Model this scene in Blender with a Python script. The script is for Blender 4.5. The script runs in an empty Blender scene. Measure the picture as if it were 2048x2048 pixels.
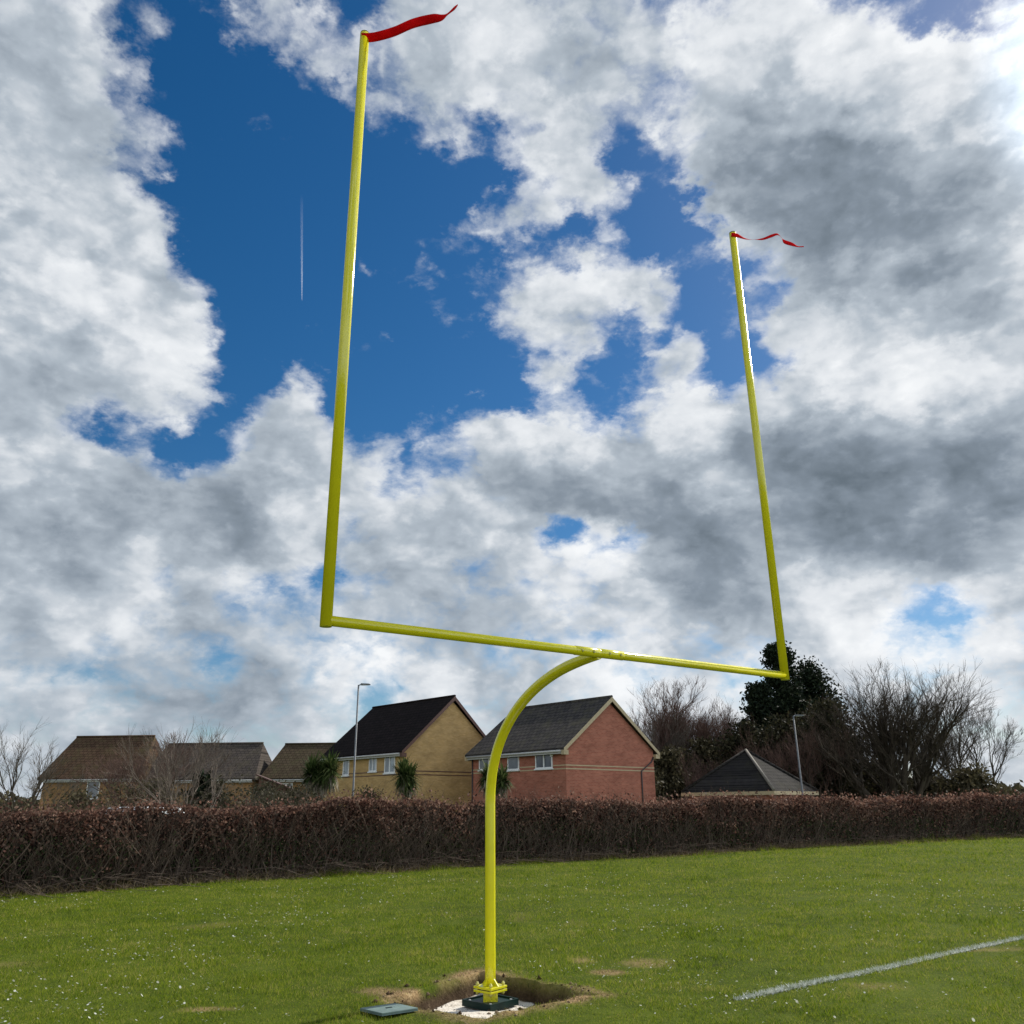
import bpy, bmesh, math, random
import numpy as np
from mathutils import Vector, Matrix

scene = bpy.context.scene
COL = scene.collection
R = math.radians

# ------------------------------------------------------------------ camera
CAM_Z = 1.72
F_PX, HORIZON_PX, ROLL = 1660.0, 1612.0, -0.0102
PITCH = math.atan((HORIZON_PX - 1024) / F_PX)
fwd = Vector((0, math.cos(PITCH), math.sin(PITCH)))
upv = Vector((0, -math.sin(PITCH), math.cos(PITCH)))
rgt = Vector((1, 0, 0))
R2 = math.cos(ROLL) * rgt + math.sin(ROLL) * upv
U2 = -math.sin(ROLL) * rgt + math.cos(ROLL) * upv
cam_data = bpy.data.cameras.new('camera')
cam = bpy.data.objects.new('camera', cam_data)
COL.objects.link(cam)
cam_data.sensor_width = 36.0
cam_data.lens = F_PX / 2048 * 36.0
cam_data.clip_start = 0.1
cam_data.clip_end = 40000
m = Matrix.Identity(4)
for i in range(3):
    m[i][0] = R2[i]; m[i][1] = U2[i]; m[i][2] = -fwd[i]
m[2][3] = CAM_Z
cam.matrix_world = m
scene.camera = cam

scene.view_settings.view_transform = 'Standard'
scene.view_settings.look = 'None'
scene.view_settings.exposure = 0.22
scene.view_settings.gamma = 1.0
scene.render.resolution_x = 1024
scene.render.resolution_y = 1024

# ------------------------------------------------------------------ sun
SUN_AZ, SUN_EL = R(47), R(38)
sun_dir = Vector((math.sin(SUN_AZ) * math.cos(SUN_EL), math.cos(SUN_AZ) * math.cos(SUN_EL), math.sin(SUN_EL)))
sd = bpy.data.lights.new('sun', 'SUN')
sd.energy = 4.9
sd.angle = R(0.55)
sd.color = (1.0, 0.95, 0.87)
so = bpy.data.objects.new('sun', sd)
COL.objects.link(so)
so.rotation_euler = sun_dir.to_track_quat('Z', 'Y').to_euler()
so.location = (30, 20, 60)
# ------------------------------------------------------------------ sky (world)
world = bpy.data.worlds.new('World')
scene.world = world
world.use_nodes = True
wt = world.node_tree
for n in list(wt.nodes):
    wt.nodes.remove(n)
W = wt.nodes.new


def lk(a, b):
    wt.links.new(a, b)


def wmath(op, a, b=None, c=None, clamp=False):
    n = W('ShaderNodeMath'); n.operation = op; n.use_clamp = clamp
    for i, v in enumerate((a, b, c)):
        if v is None:
            continue
        if isinstance(v, (int, float)):
            n.inputs[i].default_value = v
        else:
            lk(v, n.inputs[i])
    return n.outputs[0]


def wvec(op, a, b=None, scale=None):
    n = W('ShaderNodeVectorMath'); n.operation = op
    for i, v in enumerate((a, b)):
        if v is None:
            continue
        if isinstance(v, (tuple, list, Vector)):
            n.inputs[i].default_value = v
        else:
            lk(v, n.inputs[i])
    if scale is not None:
        if isinstance(scale, (int, float)):
            n.inputs['Scale'].default_value = scale
        else:
            lk(scale, n.inputs['Scale'])
    return n.outputs['Value'] if op in ('DISTANCE', 'DOT_PRODUCT', 'LENGTH') else n.outputs['Vector']


def wramp(v, a, b, lo=0.0, hi=1.0, smooth=True):
    n = W('ShaderNodeMapRange'); n.interpolation_type = 'SMOOTHSTEP' if smooth else 'LINEAR'
    lk(v, n.inputs['Value'])
    for k, x in (('From Min', a), ('From Max', b), ('To Min', lo), ('To Max', hi)):
        n.inputs[k].default_value = x
    return n.outputs[0]


def wnoise(vec, scale, detail=6.0, rough=0.55, lac=2.0, out='Fac', dist=0.0):
    n = W('ShaderNodeTexNoise'); n.noise_dimensions = '3D'
    lk(vec, n.inputs['Vector'])
    n.inputs['Scale'].default_value = scale
    n.inputs['Detail'].default_value = detail
    n.inputs['Roughness'].default_value = rough
    n.inputs['Lacunarity'].default_value = lac
    n.inputs['Distortion'].default_value = dist
    return n.outputs[out]


def wmix(f, a, b):
    n = W('ShaderNodeMix'); n.data_type = 'RGBA'
    for s, v in ((n.inputs[0], f), (n.inputs[6], a), (n.inputs[7], b)):
        if isinstance(v, (int, float)):
            s.default_value = v
        elif isinstance(v, tuple):
            s.default_value = v
        else:
            lk(v, s)
    return n.outputs[2]


def sky_dir(px, py):
    """World direction of a cloud's middle (worked out once from the reference frame of the photograph)."""
    d = fwd * F_PX + R2 * (px - 1024) - U2 * (py - 1024)
    return d.normalized()


tc = W('ShaderNodeTexCoord').outputs['Generated']
d0 = wvec('NORMALIZE', tc)
sep = W('ShaderNodeSeparateXYZ'); lk(d0, sep.inputs[0])
dz = wmath('MAXIMUM', sep.outputs[2], 0.0)
# cloud-plane coordinates: smaller and flatter towards the horizon
cmb = W('ShaderNodeCombineXYZ')
lk(wmath('MULTIPLY', sep.outputs[0], 1.9), cmb.inputs[0])
lk(wmath('MULTIPLY', sep.outputs[1], 1.9), cmb.inputs[1])
lk(wmath('MULTIPLY', dz, 2.9), cmb.inputs[2])
P = cmb.outputs[0]
# warp of the cloud outlines, less near the horizon
amp = wramp(dz, 0.0, 0.6, 0.25, 1.0, smooth=False)
nw = wvec('SUBTRACT', wnoise(P, 2.8, 3.0, 0.5, out='Color'), (0.5, 0.5, 0.5))
nw2 = wvec('SUBTRACT', wnoise(P, 10.0, 5.0, 0.62, out='Color'), (0.5, 0.5, 0.5))
wsum = wvec('ADD', wvec('SCALE', nw, scale=0.10), wvec('SCALE', nw2, scale=0.085))
dw = wvec('ADD', d0, wvec('SCALE', wsum, scale=amp))


def blobs(lst):
    acc = None
    for (px, py, r, w) in lst:
        c = sky_dir(px, py)
        rad = r / F_PX * 1.15
        dist = wvec('DISTANCE', dw, c)
        g = wramp(dist, rad, rad * 0.12)
        acc = wmath('MULTIPLY', g, w) if acc is None else wmath('MULTIPLY_ADD', g, w, acc)
    return acc


COVER = [
    # tall bank on the left
    (20, 80, 200, 1.1), (190, 40, 140, .5), (50, 300, 215, 1.1), (210, 330, 120, .42), (110, 520, 230, 1.2), (290, 570, 120, .65),
    (200, 690, 230, 1.1), (345, 730, 120, .7), (40, 690, 210, 1.0), (-80, 500, 300, 1.2),
    (290, 210, 110, .45), (370, 200, 80, .28),
    # wisps at the top
    (540, 60, 100, .42), (610, 90, 90, .38), (500, 30, 90, .30), (660, 130, 70, .30),
    (800, 120, 150, .62), (960, 50, 180, .95), (850, 240, 110, .38), (1010, 110, 130, .55), (1150, 60, 160, .8), (1130, 220, 120, .75),
    (1110, 330, 110, .85), (1060, 420, 95, .75), (990, 480, 85, .5), (1220, 400, 90, .7), (1170, 370, 80, .4), (1270, 180, 140, .38), (1400, 60, 170, .85), (1330, 260, 110, .32),
    # broken clump in the middle
    (1090, 590, 110, .9), (1200, 565, 110, .95), (1280, 580, 85, .75), (1120, 700, 110, .8), (1260, 650, 80, .35), (900, 550, 80, .30), (945, 660, 50, .22),
    # big grey bank upper right
    (1600, 250, 240, 1.3), (1730, 130, 190, 1.15), (1520, 110, 150, .9), (1850, 300, 240, 1.2), (1700, 430, 230, 1.3), (1520, 330, 140, .9), (1470, 430, 100, .5), (1440, 380, 70, .4),
    (1850, 520, 220, 1.1), (1700, 610, 150, .8), (1560, 640, 60, .7), (1780, 730, 180, 1.0), (1990, 200, 270, 1.1), (2030, 520, 270, 1.1), (2000, 780, 220, 1.),
    # tower and the bank below it
    (1360, 690, 75, .8), (1375, 790, 110, .95), (1460, 860, 100, .9), (1600, 800, 140, 1.0), (1560, 760, 80, .6), (1680, 800, 140, .8),
    (950, 850, 90, .65), (1050, 880, 130, .95), (1180, 890, 140, 1.0), (1090, 1000, 190, 1.0), (1260, 960, 140, .9), (1350, 960, 170, 1.1),
    (1500, 1000, 220, 1.2), (1700, 950, 250, 1.3), (1860, 900, 220, 1.1), (1400, 1130, 170, 1.0), (1700, 1110, 210, .8), (2000, 1000, 230, 1.1),
    # banks lower left
    (600, 790, 95, .8), (560, 870, 120, .9), (630, 910, 120, .9), (500, 970, 150, .9), (400, 1040, 180, .9), (610, 1030, 160, .9), (750, 900, 80, .6),
    (740, 990, 90, .45), (210, 960, 160, .9), (60, 960, 170, 1.0), (150, 1090, 190, .9), (880, 1010, 130, .7), (830, 1080, 130, .7), (-60, 1050, 220, 1.),
    # gaps
    (330, 130, 110, -.55), (400, 30, 90, -.5), (230, 300, 80, -.35), (140, 840, 80, -.5), (150, 855, 80, -1.0), (250, 890, 80, -.9), (340, 940, 80, -.7), (440, 950, 60, -.5),
    (560, 330, 240, -.5), (540, 560, 190, -.5), (520, 720, 110, -.3), (880, 420, 160, -.45), (860, 690, 160, -.45), (330, 920, 80, -.5), (430, 890, 90, -.4), (1400, 590, 70, -.45), (1430, 720, 60, -.4), (1020, 770, 80, -.45), (1200, 760, 70, -.4), (1150, 490, 60, -.5), (1330, 470, 80, -.5), (1260, 300, 60, -.3), (740, 780, 90, -.4),
    (330, 1170, 70, -.7), (480, 1175, 90, -.6), (620, 1165, 90, -.55), (700, 1060, 60, -.5), (1110, 1065, 70, -.7), (1280, 1090, 55, -.6), (1820, 1200, 100, -1.0), (1910, 1210, 80, -.8),
    (750, 1395, 70, -.75), (180, 1330, 60, -.35), (1905, 720, 60, -.8), (1830, 0, 110, -1.3), (1930, 40, 80, -1.0), (640, 1140, 60, -.5), (1000, 1290, 60, -.5), (450, 1330, 70, -.5), (1390, 1260, 60, -.4), (1150, 1060, 60, -.5),
]
GREY = [
    (1560, 400, 200, .65), (1640, 330, 190, .45), (1480, 380, 100, .4), (1800, 520, 210, .6), (1700, 430, 200, .2), (1640, 930, 200, 1.0), (1850, 990, 200, 1.0), (1740, 1060, 160, .7), (1540, 900, 110, .5), (1400, 1120, 150, 1.1), (1320, 1010, 130, .7),
    (1150, 990, 140, .8), (1000, 960, 110, .6), (400, 1060, 160, .6), (520, 1010, 120, .4), (150, 1090, 150, .4), (330, 960, 120, .3), (1000, 1200, 260, .5), (300, 1360, 320, .6), (620, 1260, 240, .5), (1500, 1330, 240, .2),
    (110, 790, 110, .3), (170, 610, 160, -.5), (330, 700, 120, -.4), (100, 420, 120, -.3), (90, 300, 110, -.2), (1450, 1220, 200, .3), (420, 1400, 180, .5), (1000, 1420, 240, .25), (820, 180, 130, .35), (200, 250, 120, .3),
    # lit rims and tops
    (1830, 110, 170, -1.0), (1640, 90, 160, -.8), (1450, 60, 150, -.6), (1760, 700, 170, -.9), (1880, 760, 140, -.6), (1060, 840, 90, -.6), (1190, 860, 100, -.6), (1390, 810, 100, -.8), (1610, 780, 100, -.7), (600, 1000, 90, -.6),
    (1130, 1130, 120, -1.0), (1210, 1110, 80, -.8), (300, 1150, 90, -.8), (470, 1160, 80, -.7), (1230, 1370, 150, -1.0), (700, 1330, 130, -.9), (1720, 1230, 160, -.9), (1880, 1280, 140, -.9), (200, 1250, 110, -.7), (880, 1390, 90, -.6), (1500, 1350, 110, -.6), (820, 960, 90, -.6), (950, 1060, 90, -.5), (320, 690, 110, -.4), (150, 560, 120, -.3), (560, 1190, 100, -.4), (1010, 60, 120, -.4), (1110, 270, 120, -.5), (1200, 560, 120, -.4),
]
cov = blobs(COVER)
low = wramp(sep.outputs[2], 0.42, 0.22, 0.0, 1.0)
cov = wmath('ADD', cov, low)
gry = wramp(blobs(GREY), -2.0, 2.2, -1.0, 1.05)
# everywhere else round the sky a broken cover, so that reflections and other views stay believable
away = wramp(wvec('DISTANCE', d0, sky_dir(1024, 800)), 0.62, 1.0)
cov = wmath('ADD', cov, wmath('MULTIPLY', away, wramp(wnoise(P, 1.1, 2.0), 0.42, 0.62)))
f1 = wnoise(P, 6.5, 9.0, 0.615, dist=0.25)
f2 = wnoise(wvec('ADD', P, (sun_dir.x * 0.05, sun_dir.y * 0.05, 0.02)), 6.5, 3.5, 0.56, dist=0.25)
vo = W('ShaderNodeTexVoronoi'); vo.feature = 'SMOOTH_F1'; vo.inputs['Scale'].default_value = 11.0
lk(wvec('ADD', P, wvec('SCALE', nw2, scale=0.22)), vo.inputs['Vector'])
vo.inputs['Detail'].default_value = 1.0; vo.inputs['Roughness'].default_value = 0.55; vo.inputs['Smoothness'].default_value = 0.6
puff = wmath('SUBTRACT', 0.42, vo.outputs['Distance'])
fb = wmath('MULTIPLY_ADD', puff, 0.32, wmath('SUBTRACT', f1, 0.5))
dens = wmath('ADD', wmath('MULTIPLY_ADD', fb, 2.15, cov), 0.22)
alpha = wmath('POWER', wramp(dens, 0.0, 1.12), 1.15)
emb = wmath('SUBTRACT', f2, wnoise(P, 6.5, 3.5, 0.56, dist=0.25))
thick = wmath('MULTIPLY_ADD', wmath('SUBTRACT', f2, 0.5), 1.25, gry)
thick = wmath('MULTIPLY_ADD', emb, 1.3, thick)
thick = wmath('MULTIPLY_ADD', puff, -0.6, thick)
thick = wmath('ADD', thick, wmath('MULTIPLY', wramp(dens, 0.8, 2.6), 0.22))
thick = wmath('ADD', thick, wramp(dens, 0.15, 1.15, -0.55, 0.06))
thick = wmath('ADD', thick, wramp(sep.outputs[2], 0.30, 0.12, 0.0, -0.12))
shade = wramp(thick, -0.75, 2.0, smooth=False)
cr = W('ShaderNodeValToRGB')
lk(shade, cr.inputs[0])
e = cr.color_ramp.elements
e[0].position = 0.0; e[0].color = (0.93, 0.95, 0.97, 1)
e[1].position = 1.0; e[1].color = (0.125, 0.16, 0.195, 1)
k = e.new(0.22); k.color = (0.74, 0.775, 0.815, 1)
k = e.new(0.42); k.color = (0.45, 0.51, 0.575, 1)
k = e.new(0.68); k.color = (0.25, 0.30, 0.36, 1)
# unseen sky behind the viewer gets added fill light; sun glow strengthened for glints
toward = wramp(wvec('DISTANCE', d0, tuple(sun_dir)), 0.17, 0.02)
fill_right_behind = wramp(wvec('DOT_PRODUCT', d0, (0.70, -0.66, 0.27)), -0.15, 0.85)
gain = wmath('MULTIPLY_ADD', away, wmath('MULTIPLY_ADD', fill_right_behind, 18.0, 2.0), 10.0)
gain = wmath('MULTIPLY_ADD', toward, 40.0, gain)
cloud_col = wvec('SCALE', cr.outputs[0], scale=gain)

st = W('ShaderNodeTexSky'); st.sky_type = 'NISHITA'
st.sun_disc = False
st.sun_elevation = SUN_EL
st.sun_rotation = SUN_AZ
st.altitude = 50
st.air_density = 1.0
st.dust_density = 0.3
st.ozone_density = 3.0
hs = W('ShaderNodeHueSaturation'); lk(st.outputs[0], hs.inputs['Color'])
hs.inputs['Saturation'].default_value = 1.36
hs.inputs['Value'].default_value = 0.82
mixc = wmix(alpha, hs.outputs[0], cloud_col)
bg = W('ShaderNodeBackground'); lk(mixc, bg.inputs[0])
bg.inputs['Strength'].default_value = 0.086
out = W('ShaderNodeOutputWorld'); lk(bg.outputs[0], out.inputs[0])
world.cycles.sampling_method = 'MANUAL'
world.cycles.sample_map_resolution = 512
# ------------------------------------------------------------------ helpers
rng = np.random.default_rng(11)
random.seed(11)


def tag(o, label=None, cat=None, group=None, kind=None):
    if label: o['label'] = label
    if cat: o['category'] = cat
    if group: o['group'] = group
    if kind: o['kind'] = kind
    return o


def empty(name, loc=(0, 0, 0), rotz=0.0):
    o = bpy.data.objects.new(name, None)
    o.empty_display_size = 0.3
    o.location = loc
    o.rotation_euler = (0, 0, rotz)
    COL.objects.link(o)
    return o


def link_mesh(name, me, mat=None, parent=None):
    o = bpy.data.objects.new(name, me)
    COL.objects.link(o)
    if mat is not None:
        for mm in (mat if isinstance(mat, (list, tuple)) else [mat]):
            me.materials.append(mm)
    if parent is not None:
        o.parent = parent
    return o


def np_mesh(name, V, F, mat=None, parent=None, smooth=False, attr=None):
    """V (n,3) array, F (m,k) index array with k = 3 or 4; attr: one float per vertex, stored as 'rnd'."""
    V = np.asarray(V, np.float32); F = np.asarray(F, np.int32)
    me = bpy.data.meshes.new(name)
    me.vertices.add(len(V)); me.vertices.foreach_set('co', V.ravel())
    k = F.shape[1]
    me.loops.add(F.size); me.loops.foreach_set('vertex_index', F.ravel())
    me.polygons.add(len(F)); me.polygons.foreach_set('loop_start', np.arange(0, F.size, k, dtype=np.int32))
    if smooth:
        me.polygons.foreach_set('use_smooth', np.ones(len(F), bool))
    if attr is not None:
        a = me.attributes.new('rnd', 'FLOAT', 'POINT')
        a.data.foreach_set('value', np.asarray(attr, np.float32))
    me.update(calc_edges=True)
    return link_mesh(name, me, mat, parent)


class MB:
    """Collects boxes, tubes and prisms and links them as ONE mesh object."""

    def __init__(self):
        self.bm = bmesh.new()

    def box(self, lo, hi, bevel=0.0, M=None):
        sub = bmesh.new()
        bmesh.ops.create_cube(sub, size=1.0)
        for v in sub.verts:
            v.co = Vector([lo[i] + (v.co[i] + 0.5) * (hi[i] - lo[i]) for i in range(3)])
        if bevel:
            bmesh.ops.bevel(sub, geom=sub.edges[:], offset=bevel, segments=2, affect='EDGES', profile=0.6)
        if M is not None:
            bmesh.ops.transform(sub, matrix=M, verts=sub.verts[:])
        self._merge(sub)
        return self

    def _merge(self, sub):
        t = bpy.data.meshes.new('tmp'); sub.to_mesh(t); sub.free()
        self.bm.from_mesh(t); bpy.data.meshes.remove(t)

    def tube(self, pts, rad, n=24, cap=True):
        """Tube along pts; rad a number or a list."""
        bm = self.bm
        pts = [Vector(p) for p in pts]
        rs = rad if isinstance(rad, (list, tuple)) else [rad] * len(pts)
        rings = []; ref = None
        for i, p in enumerate(pts):
            t = (pts[min(i + 1, len(pts) - 1)] - pts[max(i - 1, 0)]).normalized()
            if ref is None:
                ref = Vector((0, 1, 0)) if abs(t.y) < 0.9 else Vector((1, 0, 0))
            u = (ref - t * ref.dot(t)).normalized(); ref = u
            w = t.cross(u)
            rings.append([bm.verts.new(p + rs[i] * (math.cos(2 * math.pi * k / n) * u + math.sin(2 * math.pi * k / n) * w)) for k in range(n)])
        for a, b in zip(rings, rings[1:]):
            for k in range(n):
                f = bm.faces.new((a[k], a[(k + 1) % n], b[(k + 1) % n], b[k])); f.smooth = True
        if cap:
            bm.faces.new(rings[0][::-1]); bm.faces.new(rings[-1])
        return self

    def poly(self, pts):
        self.bm.faces.new([self.bm.verts.new(p) for p in pts]); return self

    def prism(self, pts, ext):
        """Flat polygon pts pushed along the vector ext."""
        ext = Vector(ext)
        a = [self.bm.verts.new(p) for p in pts]; b = [self.bm.verts.new(Vector(p) + ext) for p in pts]
        n = len(pts)
        self.bm.faces.new(a[::-1]); self.bm.faces.new(b)
        for k in range(n):
            self.bm.faces.new((a[k], a[(k + 1) % n], b[(k + 1) % n], b[k]))
        return self

    def build(self, name, mat=None, parent=None):
        bmesh.ops.recalc_face_normals(self.bm, faces=self.bm.faces[:])
        me = bpy.data.meshes.new(name); self.bm.to_mesh(me); self.bm.free()
        return link_mesh(name, me, mat, parent)


def segs_mesh(name, segs, n, mat, parent=None):
    """segs: list of (p0, p1, r0, r1); every one an open n-sided tapered stick, all in one mesh (branches of ONE tree)."""
    A = np.array([s[0] for s in segs], float); B = np.array([s[1] for s in segs], float)
    r0 = np.array([s[2] for s in segs])[:, None]; r1 = np.array([s[3] for s in segs])[:, None]
    T = B - A; T /= np.linalg.norm(T, axis=1, keepdims=True) + 1e-9
    ref = np.where(np.abs(T[:, 2:3]) < 0.9, np.array([[0, 0, 1.]]), np.array([[1., 0, 0]]))
    U = np.cross(T, ref); U /= np.linalg.norm(U, axis=1, keepdims=True) + 1e-9
    Wv = np.cross(T, U)
    V = []
    for k in range(n):
        c, s = math.cos(2 * math.pi * k / n), math.sin(2 * math.pi * k / n)
        V.append(A + r0 * (c * U + s * Wv)); V.append(B + r1 * (c * U + s * Wv))
    V = np.stack(V, 1).reshape(-1, 3)
    base = np.arange(len(segs))[:, None] * (2 * n)
    F = []
    for k in range(n):
        j = (k + 1) % n
        F.append(np.concatenate([base + 2 * k, base + 2 * j, base + 2 * j + 1, base + 2 * k + 1], 1))
    F = np.concatenate(F, 0)
    att = np.repeat(rng.random(len(segs)), 2 * n)
    return np_mesh(name, V, F, mat, parent, smooth=True, attr=att)


def leaf_cards(C, size, up_bias=0.0, aspect=1.6, N=None):
    """Small diamond leaves round centres C; returns V, F, attr."""
    n = len(C)
    d = rng.normal(size=(n, 3)); d[:, 2] += up_bias; d /= np.linalg.norm(d, axis=1, keepdims=True)
    q = rng.normal(size=(n, 3)); u = np.cross(d, q); u /= np.linalg.norm(u, axis=1, keepdims=True)
    s = (size * (0.6 + 0.8 * rng.random(n)))[:, None]
    V = np.stack([C - d * s * aspect * .5, C + u * s * .5, C + d * s * aspect * .5, C - u * s * .5], 1).reshape(-1, 3)
    F = (np.arange(n)[:, None] * 4 + np.arange(4)[None, :])
    return V, F, np.repeat(rng.random(n), 4)


# ------------------------------------------------------------------ materials
class NT:
    def __init__(self, name):
        self.mat = bpy.data.materials.new(name); self.mat.use_nodes = True
        self.t = self.mat.node_tree
        self.b = self.t.nodes['Principled BSDF']

    def n(self, typ, **kw):
        nd = self.t.nodes.new(typ)
        for k, v in kw.items():
            setattr(nd, k, v)
        return nd

    def l(self, a, b):
        self.t.links.new(a, b)

    def coord(self, which='Object', scale=(1, 1, 1)):
        c = self.n('ShaderNodeTexCoord'); m_ = self.n('ShaderNodeMapping'); m_.inputs['Scale'].default_value = scale
        self.l(c.outputs[which], m_.inputs['Vector']); return m_.outputs[0]

    def world(self, scale=(1, 1, 1)):
        c = self.n('ShaderNodeNewGeometry'); m_ = self.n('ShaderNodeMapping'); m_.inputs['Scale'].default_value = scale
        self.l(c.outputs['Position'], m_.inputs['Vector']); return m_.outputs[0]

    def noise(self, vec, scale, detail=4, rough=.55, out='Fac'):
        nd = self.n('ShaderNodeTexNoise'); self.l(vec, nd.inputs['Vector'])
        nd.inputs['Scale'].default_value = scale; nd.inputs['Detail'].default_value = detail; nd.inputs['Roughness'].default_value = rough
        return nd.outputs[out]

    def ramp(self, fac, stops):
        nd = self.n('ShaderNodeValToRGB'); self.l(fac, nd.inputs[0])
        e = nd.color_ramp.elements
        while len(e) < len(stops):
            e.new(0.5)
        for el, (p, c) in zip(e, stops):
            el.position = p; el.color = (*c, 1) if len(c) == 3 else c
        return nd.outputs[0]

    def mix(self, f, a, b, mode='MIX'):
        nd = self.n('ShaderNodeMix'); nd.data_type = 'RGBA'; nd.blend_type = mode
        for s, v in ((nd.inputs[0], f), (nd.inputs[6], a), (nd.inputs[7], b)):
            if isinstance(v, (int, float)): s.default_value = v
            elif isinstance(v, tuple): s.default_value = (*v, 1) if len(v) == 3 else v
            else: self.l(v, s)
        return nd.outputs[2]

    def math(self, op, a, b=None, clamp=False):
        nd = self.n('ShaderNodeMath'); nd.operation = op; nd.use_clamp = clamp
        for i, v in enumerate((a, b)):
            if v is None: continue
            if isinstance(v, (int, float)): nd.inputs[i].default_value = v
            else: self.l(v, nd.inputs[i])
        return nd.outputs[0]

    def bump(self, h, strength=.4, dist=.02):
        nd = self.n('ShaderNodeBump'); nd.inputs['Strength'].default_value = strength; nd.inputs['Distance'].default_value = dist
        self.l(h, nd.inputs['Height']); self.l(nd.outputs[0], self.b.inputs['Normal'])

    def base(self, c, rough=.7, spec=.5):
        if isinstance(c, tuple): self.b.inputs['Base Color'].default_value = (*c, 1)
        else: self.l(c, self.b.inputs['Base Color'])
        self.b.inputs['Roughness'].default_value = rough
        self.b.inputs['Specular IOR Level'].default_value = spec
        return self.mat

    def attr(self, name='rnd'):
        nd = self.n('ShaderNodeAttribute'); nd.attribute_name = name; return nd.outputs['Fac']


def mat_paint(name, col, rough=.3, var=.12, spec=.5):
    n = NT(name); v = n.noise(n.coord(), 9, 5)
    c = n.ramp(v, [(.3, tuple(x * (1 - var) for x in col)), (.7, tuple(min(1, x * (1 + var * .6)) for x in col))])
    n.base(c, rough, spec)
    r = n.ramp(n.noise(n.coord(), 30, 3), [(.3, (rough * .8,) * 3), (.7, (min(1, rough * 1.3),) * 3)])
    n.l(r, n.b.inputs['Roughness'])
    return n.mat


def mat_leaf(name, stops, trans=.25, rough=.6):
    """Leaf colour by a random number on every leaf, with some light passing through."""
    n = NT(name)
    big = n.noise(n.world(), 0.5, 3)
    f = n.math('ADD', n.math('MULTIPLY', n.attr(), .65), n.math('MULTIPLY', big, .35))
    c = n.ramp(f, stops)
    n.base(c, rough, .06)
    tr = n.n('ShaderNodeBsdfTranslucent'); n.l(c, tr.inputs[0])
    mx = n.n('ShaderNodeMixShader'); mx.inputs[0].default_value = trans
    n.l(n.b.outputs[0], mx.inputs[1]); n.l(tr.outputs[0], mx.inputs[2])
    n.l(mx.outputs[0], n.t.nodes['Material Output'].inputs[0])
    return n.mat


def mat_bark(name, a, b, sc=6):
    n = NT(name)
    f = n.math('ADD', n.math('MULTIPLY', n.noise(n.world((1, 1, .3)), sc, 5), .7), n.math('MULTIPLY', n.attr(), .3))
    n.base(n.ramp(f, [(.3, a), (.7, b)]), .95, .05)
    return n.mat


def mat_brick(name, a, b, mortar, var=.5):
    n = NT(name)
    c = n.n('ShaderNodeTexCoord'); s = n.n('ShaderNodeSeparateXYZ'); n.l(c.outputs['Object'], s.inputs[0])
    cb = n.n('ShaderNodeCombineXYZ'); n.l(n.math('ADD', s.outputs[0], s.outputs[1]), cb.inputs[0]); n.l(s.outputs[2], cb.inputs[1])
    bt = n.n('ShaderNodeTexBrick'); n.l(cb.outputs[0], bt.inputs['Vector'])
    bt.inputs['Scale'].default_value = 1.0
    bt.inputs['Brick Width'].default_value = .225; bt.inputs['Row Height'].default_value = .075
    bt.inputs['Mortar Size'].default_value = .006; bt.inputs['Bias'].default_value = -.1
    bt.inputs['Color1'].default_value = (*a, 1); bt.inputs['Color2'].default_value = (*b, 1); bt.inputs['Mortar'].default_value = (*mortar, 1)
    w = n.ramp(n.noise(n.coord(scale=(1, 1, 2.2)), .9, 6, .65), [(.3, (.62, .60, .58)), (.5, (.95, .95, .95)), (.72, (1.18, 1.16, 1.13))])
    col = n.mix(.8, bt.outputs['Color'], w, 'MULTIPLY')
    n.base(col, .9, .2)
    n.bump(bt.outputs['Fac'], -.3, .01)
    return n.mat


def mat_tile(name, a, b, moss=None, row=.32):
    """Interlocking roof tiles: courses up the slope, pantile rolls along it."""
    n = NT(name)
    c = n.n('ShaderNodeTexCoord'); s = n.n('ShaderNodeSeparateXYZ'); n.l(c.outputs['Object'], s.inputs[0])
    zz = n.math('FRACT', n.math('DIVIDE', s.outputs[2], row * .6))
    sp = n.noise(n.coord(scale=(1, 1, 1)), 3.0, 6, .7)
    cb = n.n('ShaderNodeCombineXYZ'); n.l(n.math('ADD', s.outputs[1], n.math('MULTIPLY', s.outputs[0], .001)), cb.inputs[0]); n.l(n.math('DIVIDE', s.outputs[2], .6), cb.inputs[1])
    bt = n.n('ShaderNodeTexBrick'); n.l(cb.outputs[0], bt.inputs['Vector']); bt.inputs['Scale'].default_value = 1
    bt.inputs['Brick Width'].default_value = .33; bt.inputs['Row Height'].default_value = row
    bt.inputs['Mortar Size'].default_value = .022; bt.inputs['Mortar Smooth'].default_value = .4
    bt.inputs['Color1'].default_value = (*a, 1); bt.inputs['Color2'].default_value = (*b, 1)
    bt.inputs['Mortar'].default_value = (*(x * .35 for x in a), 1)
    col = n.mix(.7, bt.outputs['Color'], n.ramp(sp, [(.3, (.6, .6, .6)), (.75, (1.35, 1.33, 1.28))]), 'MULTIPLY')
    if moss:
        mk = n.ramp(n.noise(n.coord(), 1.4, 6, .7), [(.48, (0, 0, 0)), (.68, (.75, .75, .75))])
        col = n.mix(mk, col, moss)
    n.base(col, .9, .06)
    h = n.math('ADD', n.math('MULTIPLY', zz, -1.0), n.math('MULTIPLY', bt.outputs['Fac'], -.5))
    n.bump(h, .6, .03)
    return n.mat


def mat_glass_window(name, tint=(.05, .06, .07)):
    n = NT(name)
    v = n.noise(n.coord(scale=(1, 1, .4)), 1.6, 3)
    n.base(n.ramp(v, [(.35, tint), (.65, tuple(x * 2.2 for x in tint))]), .06, .6)
    return n.mat


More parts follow.
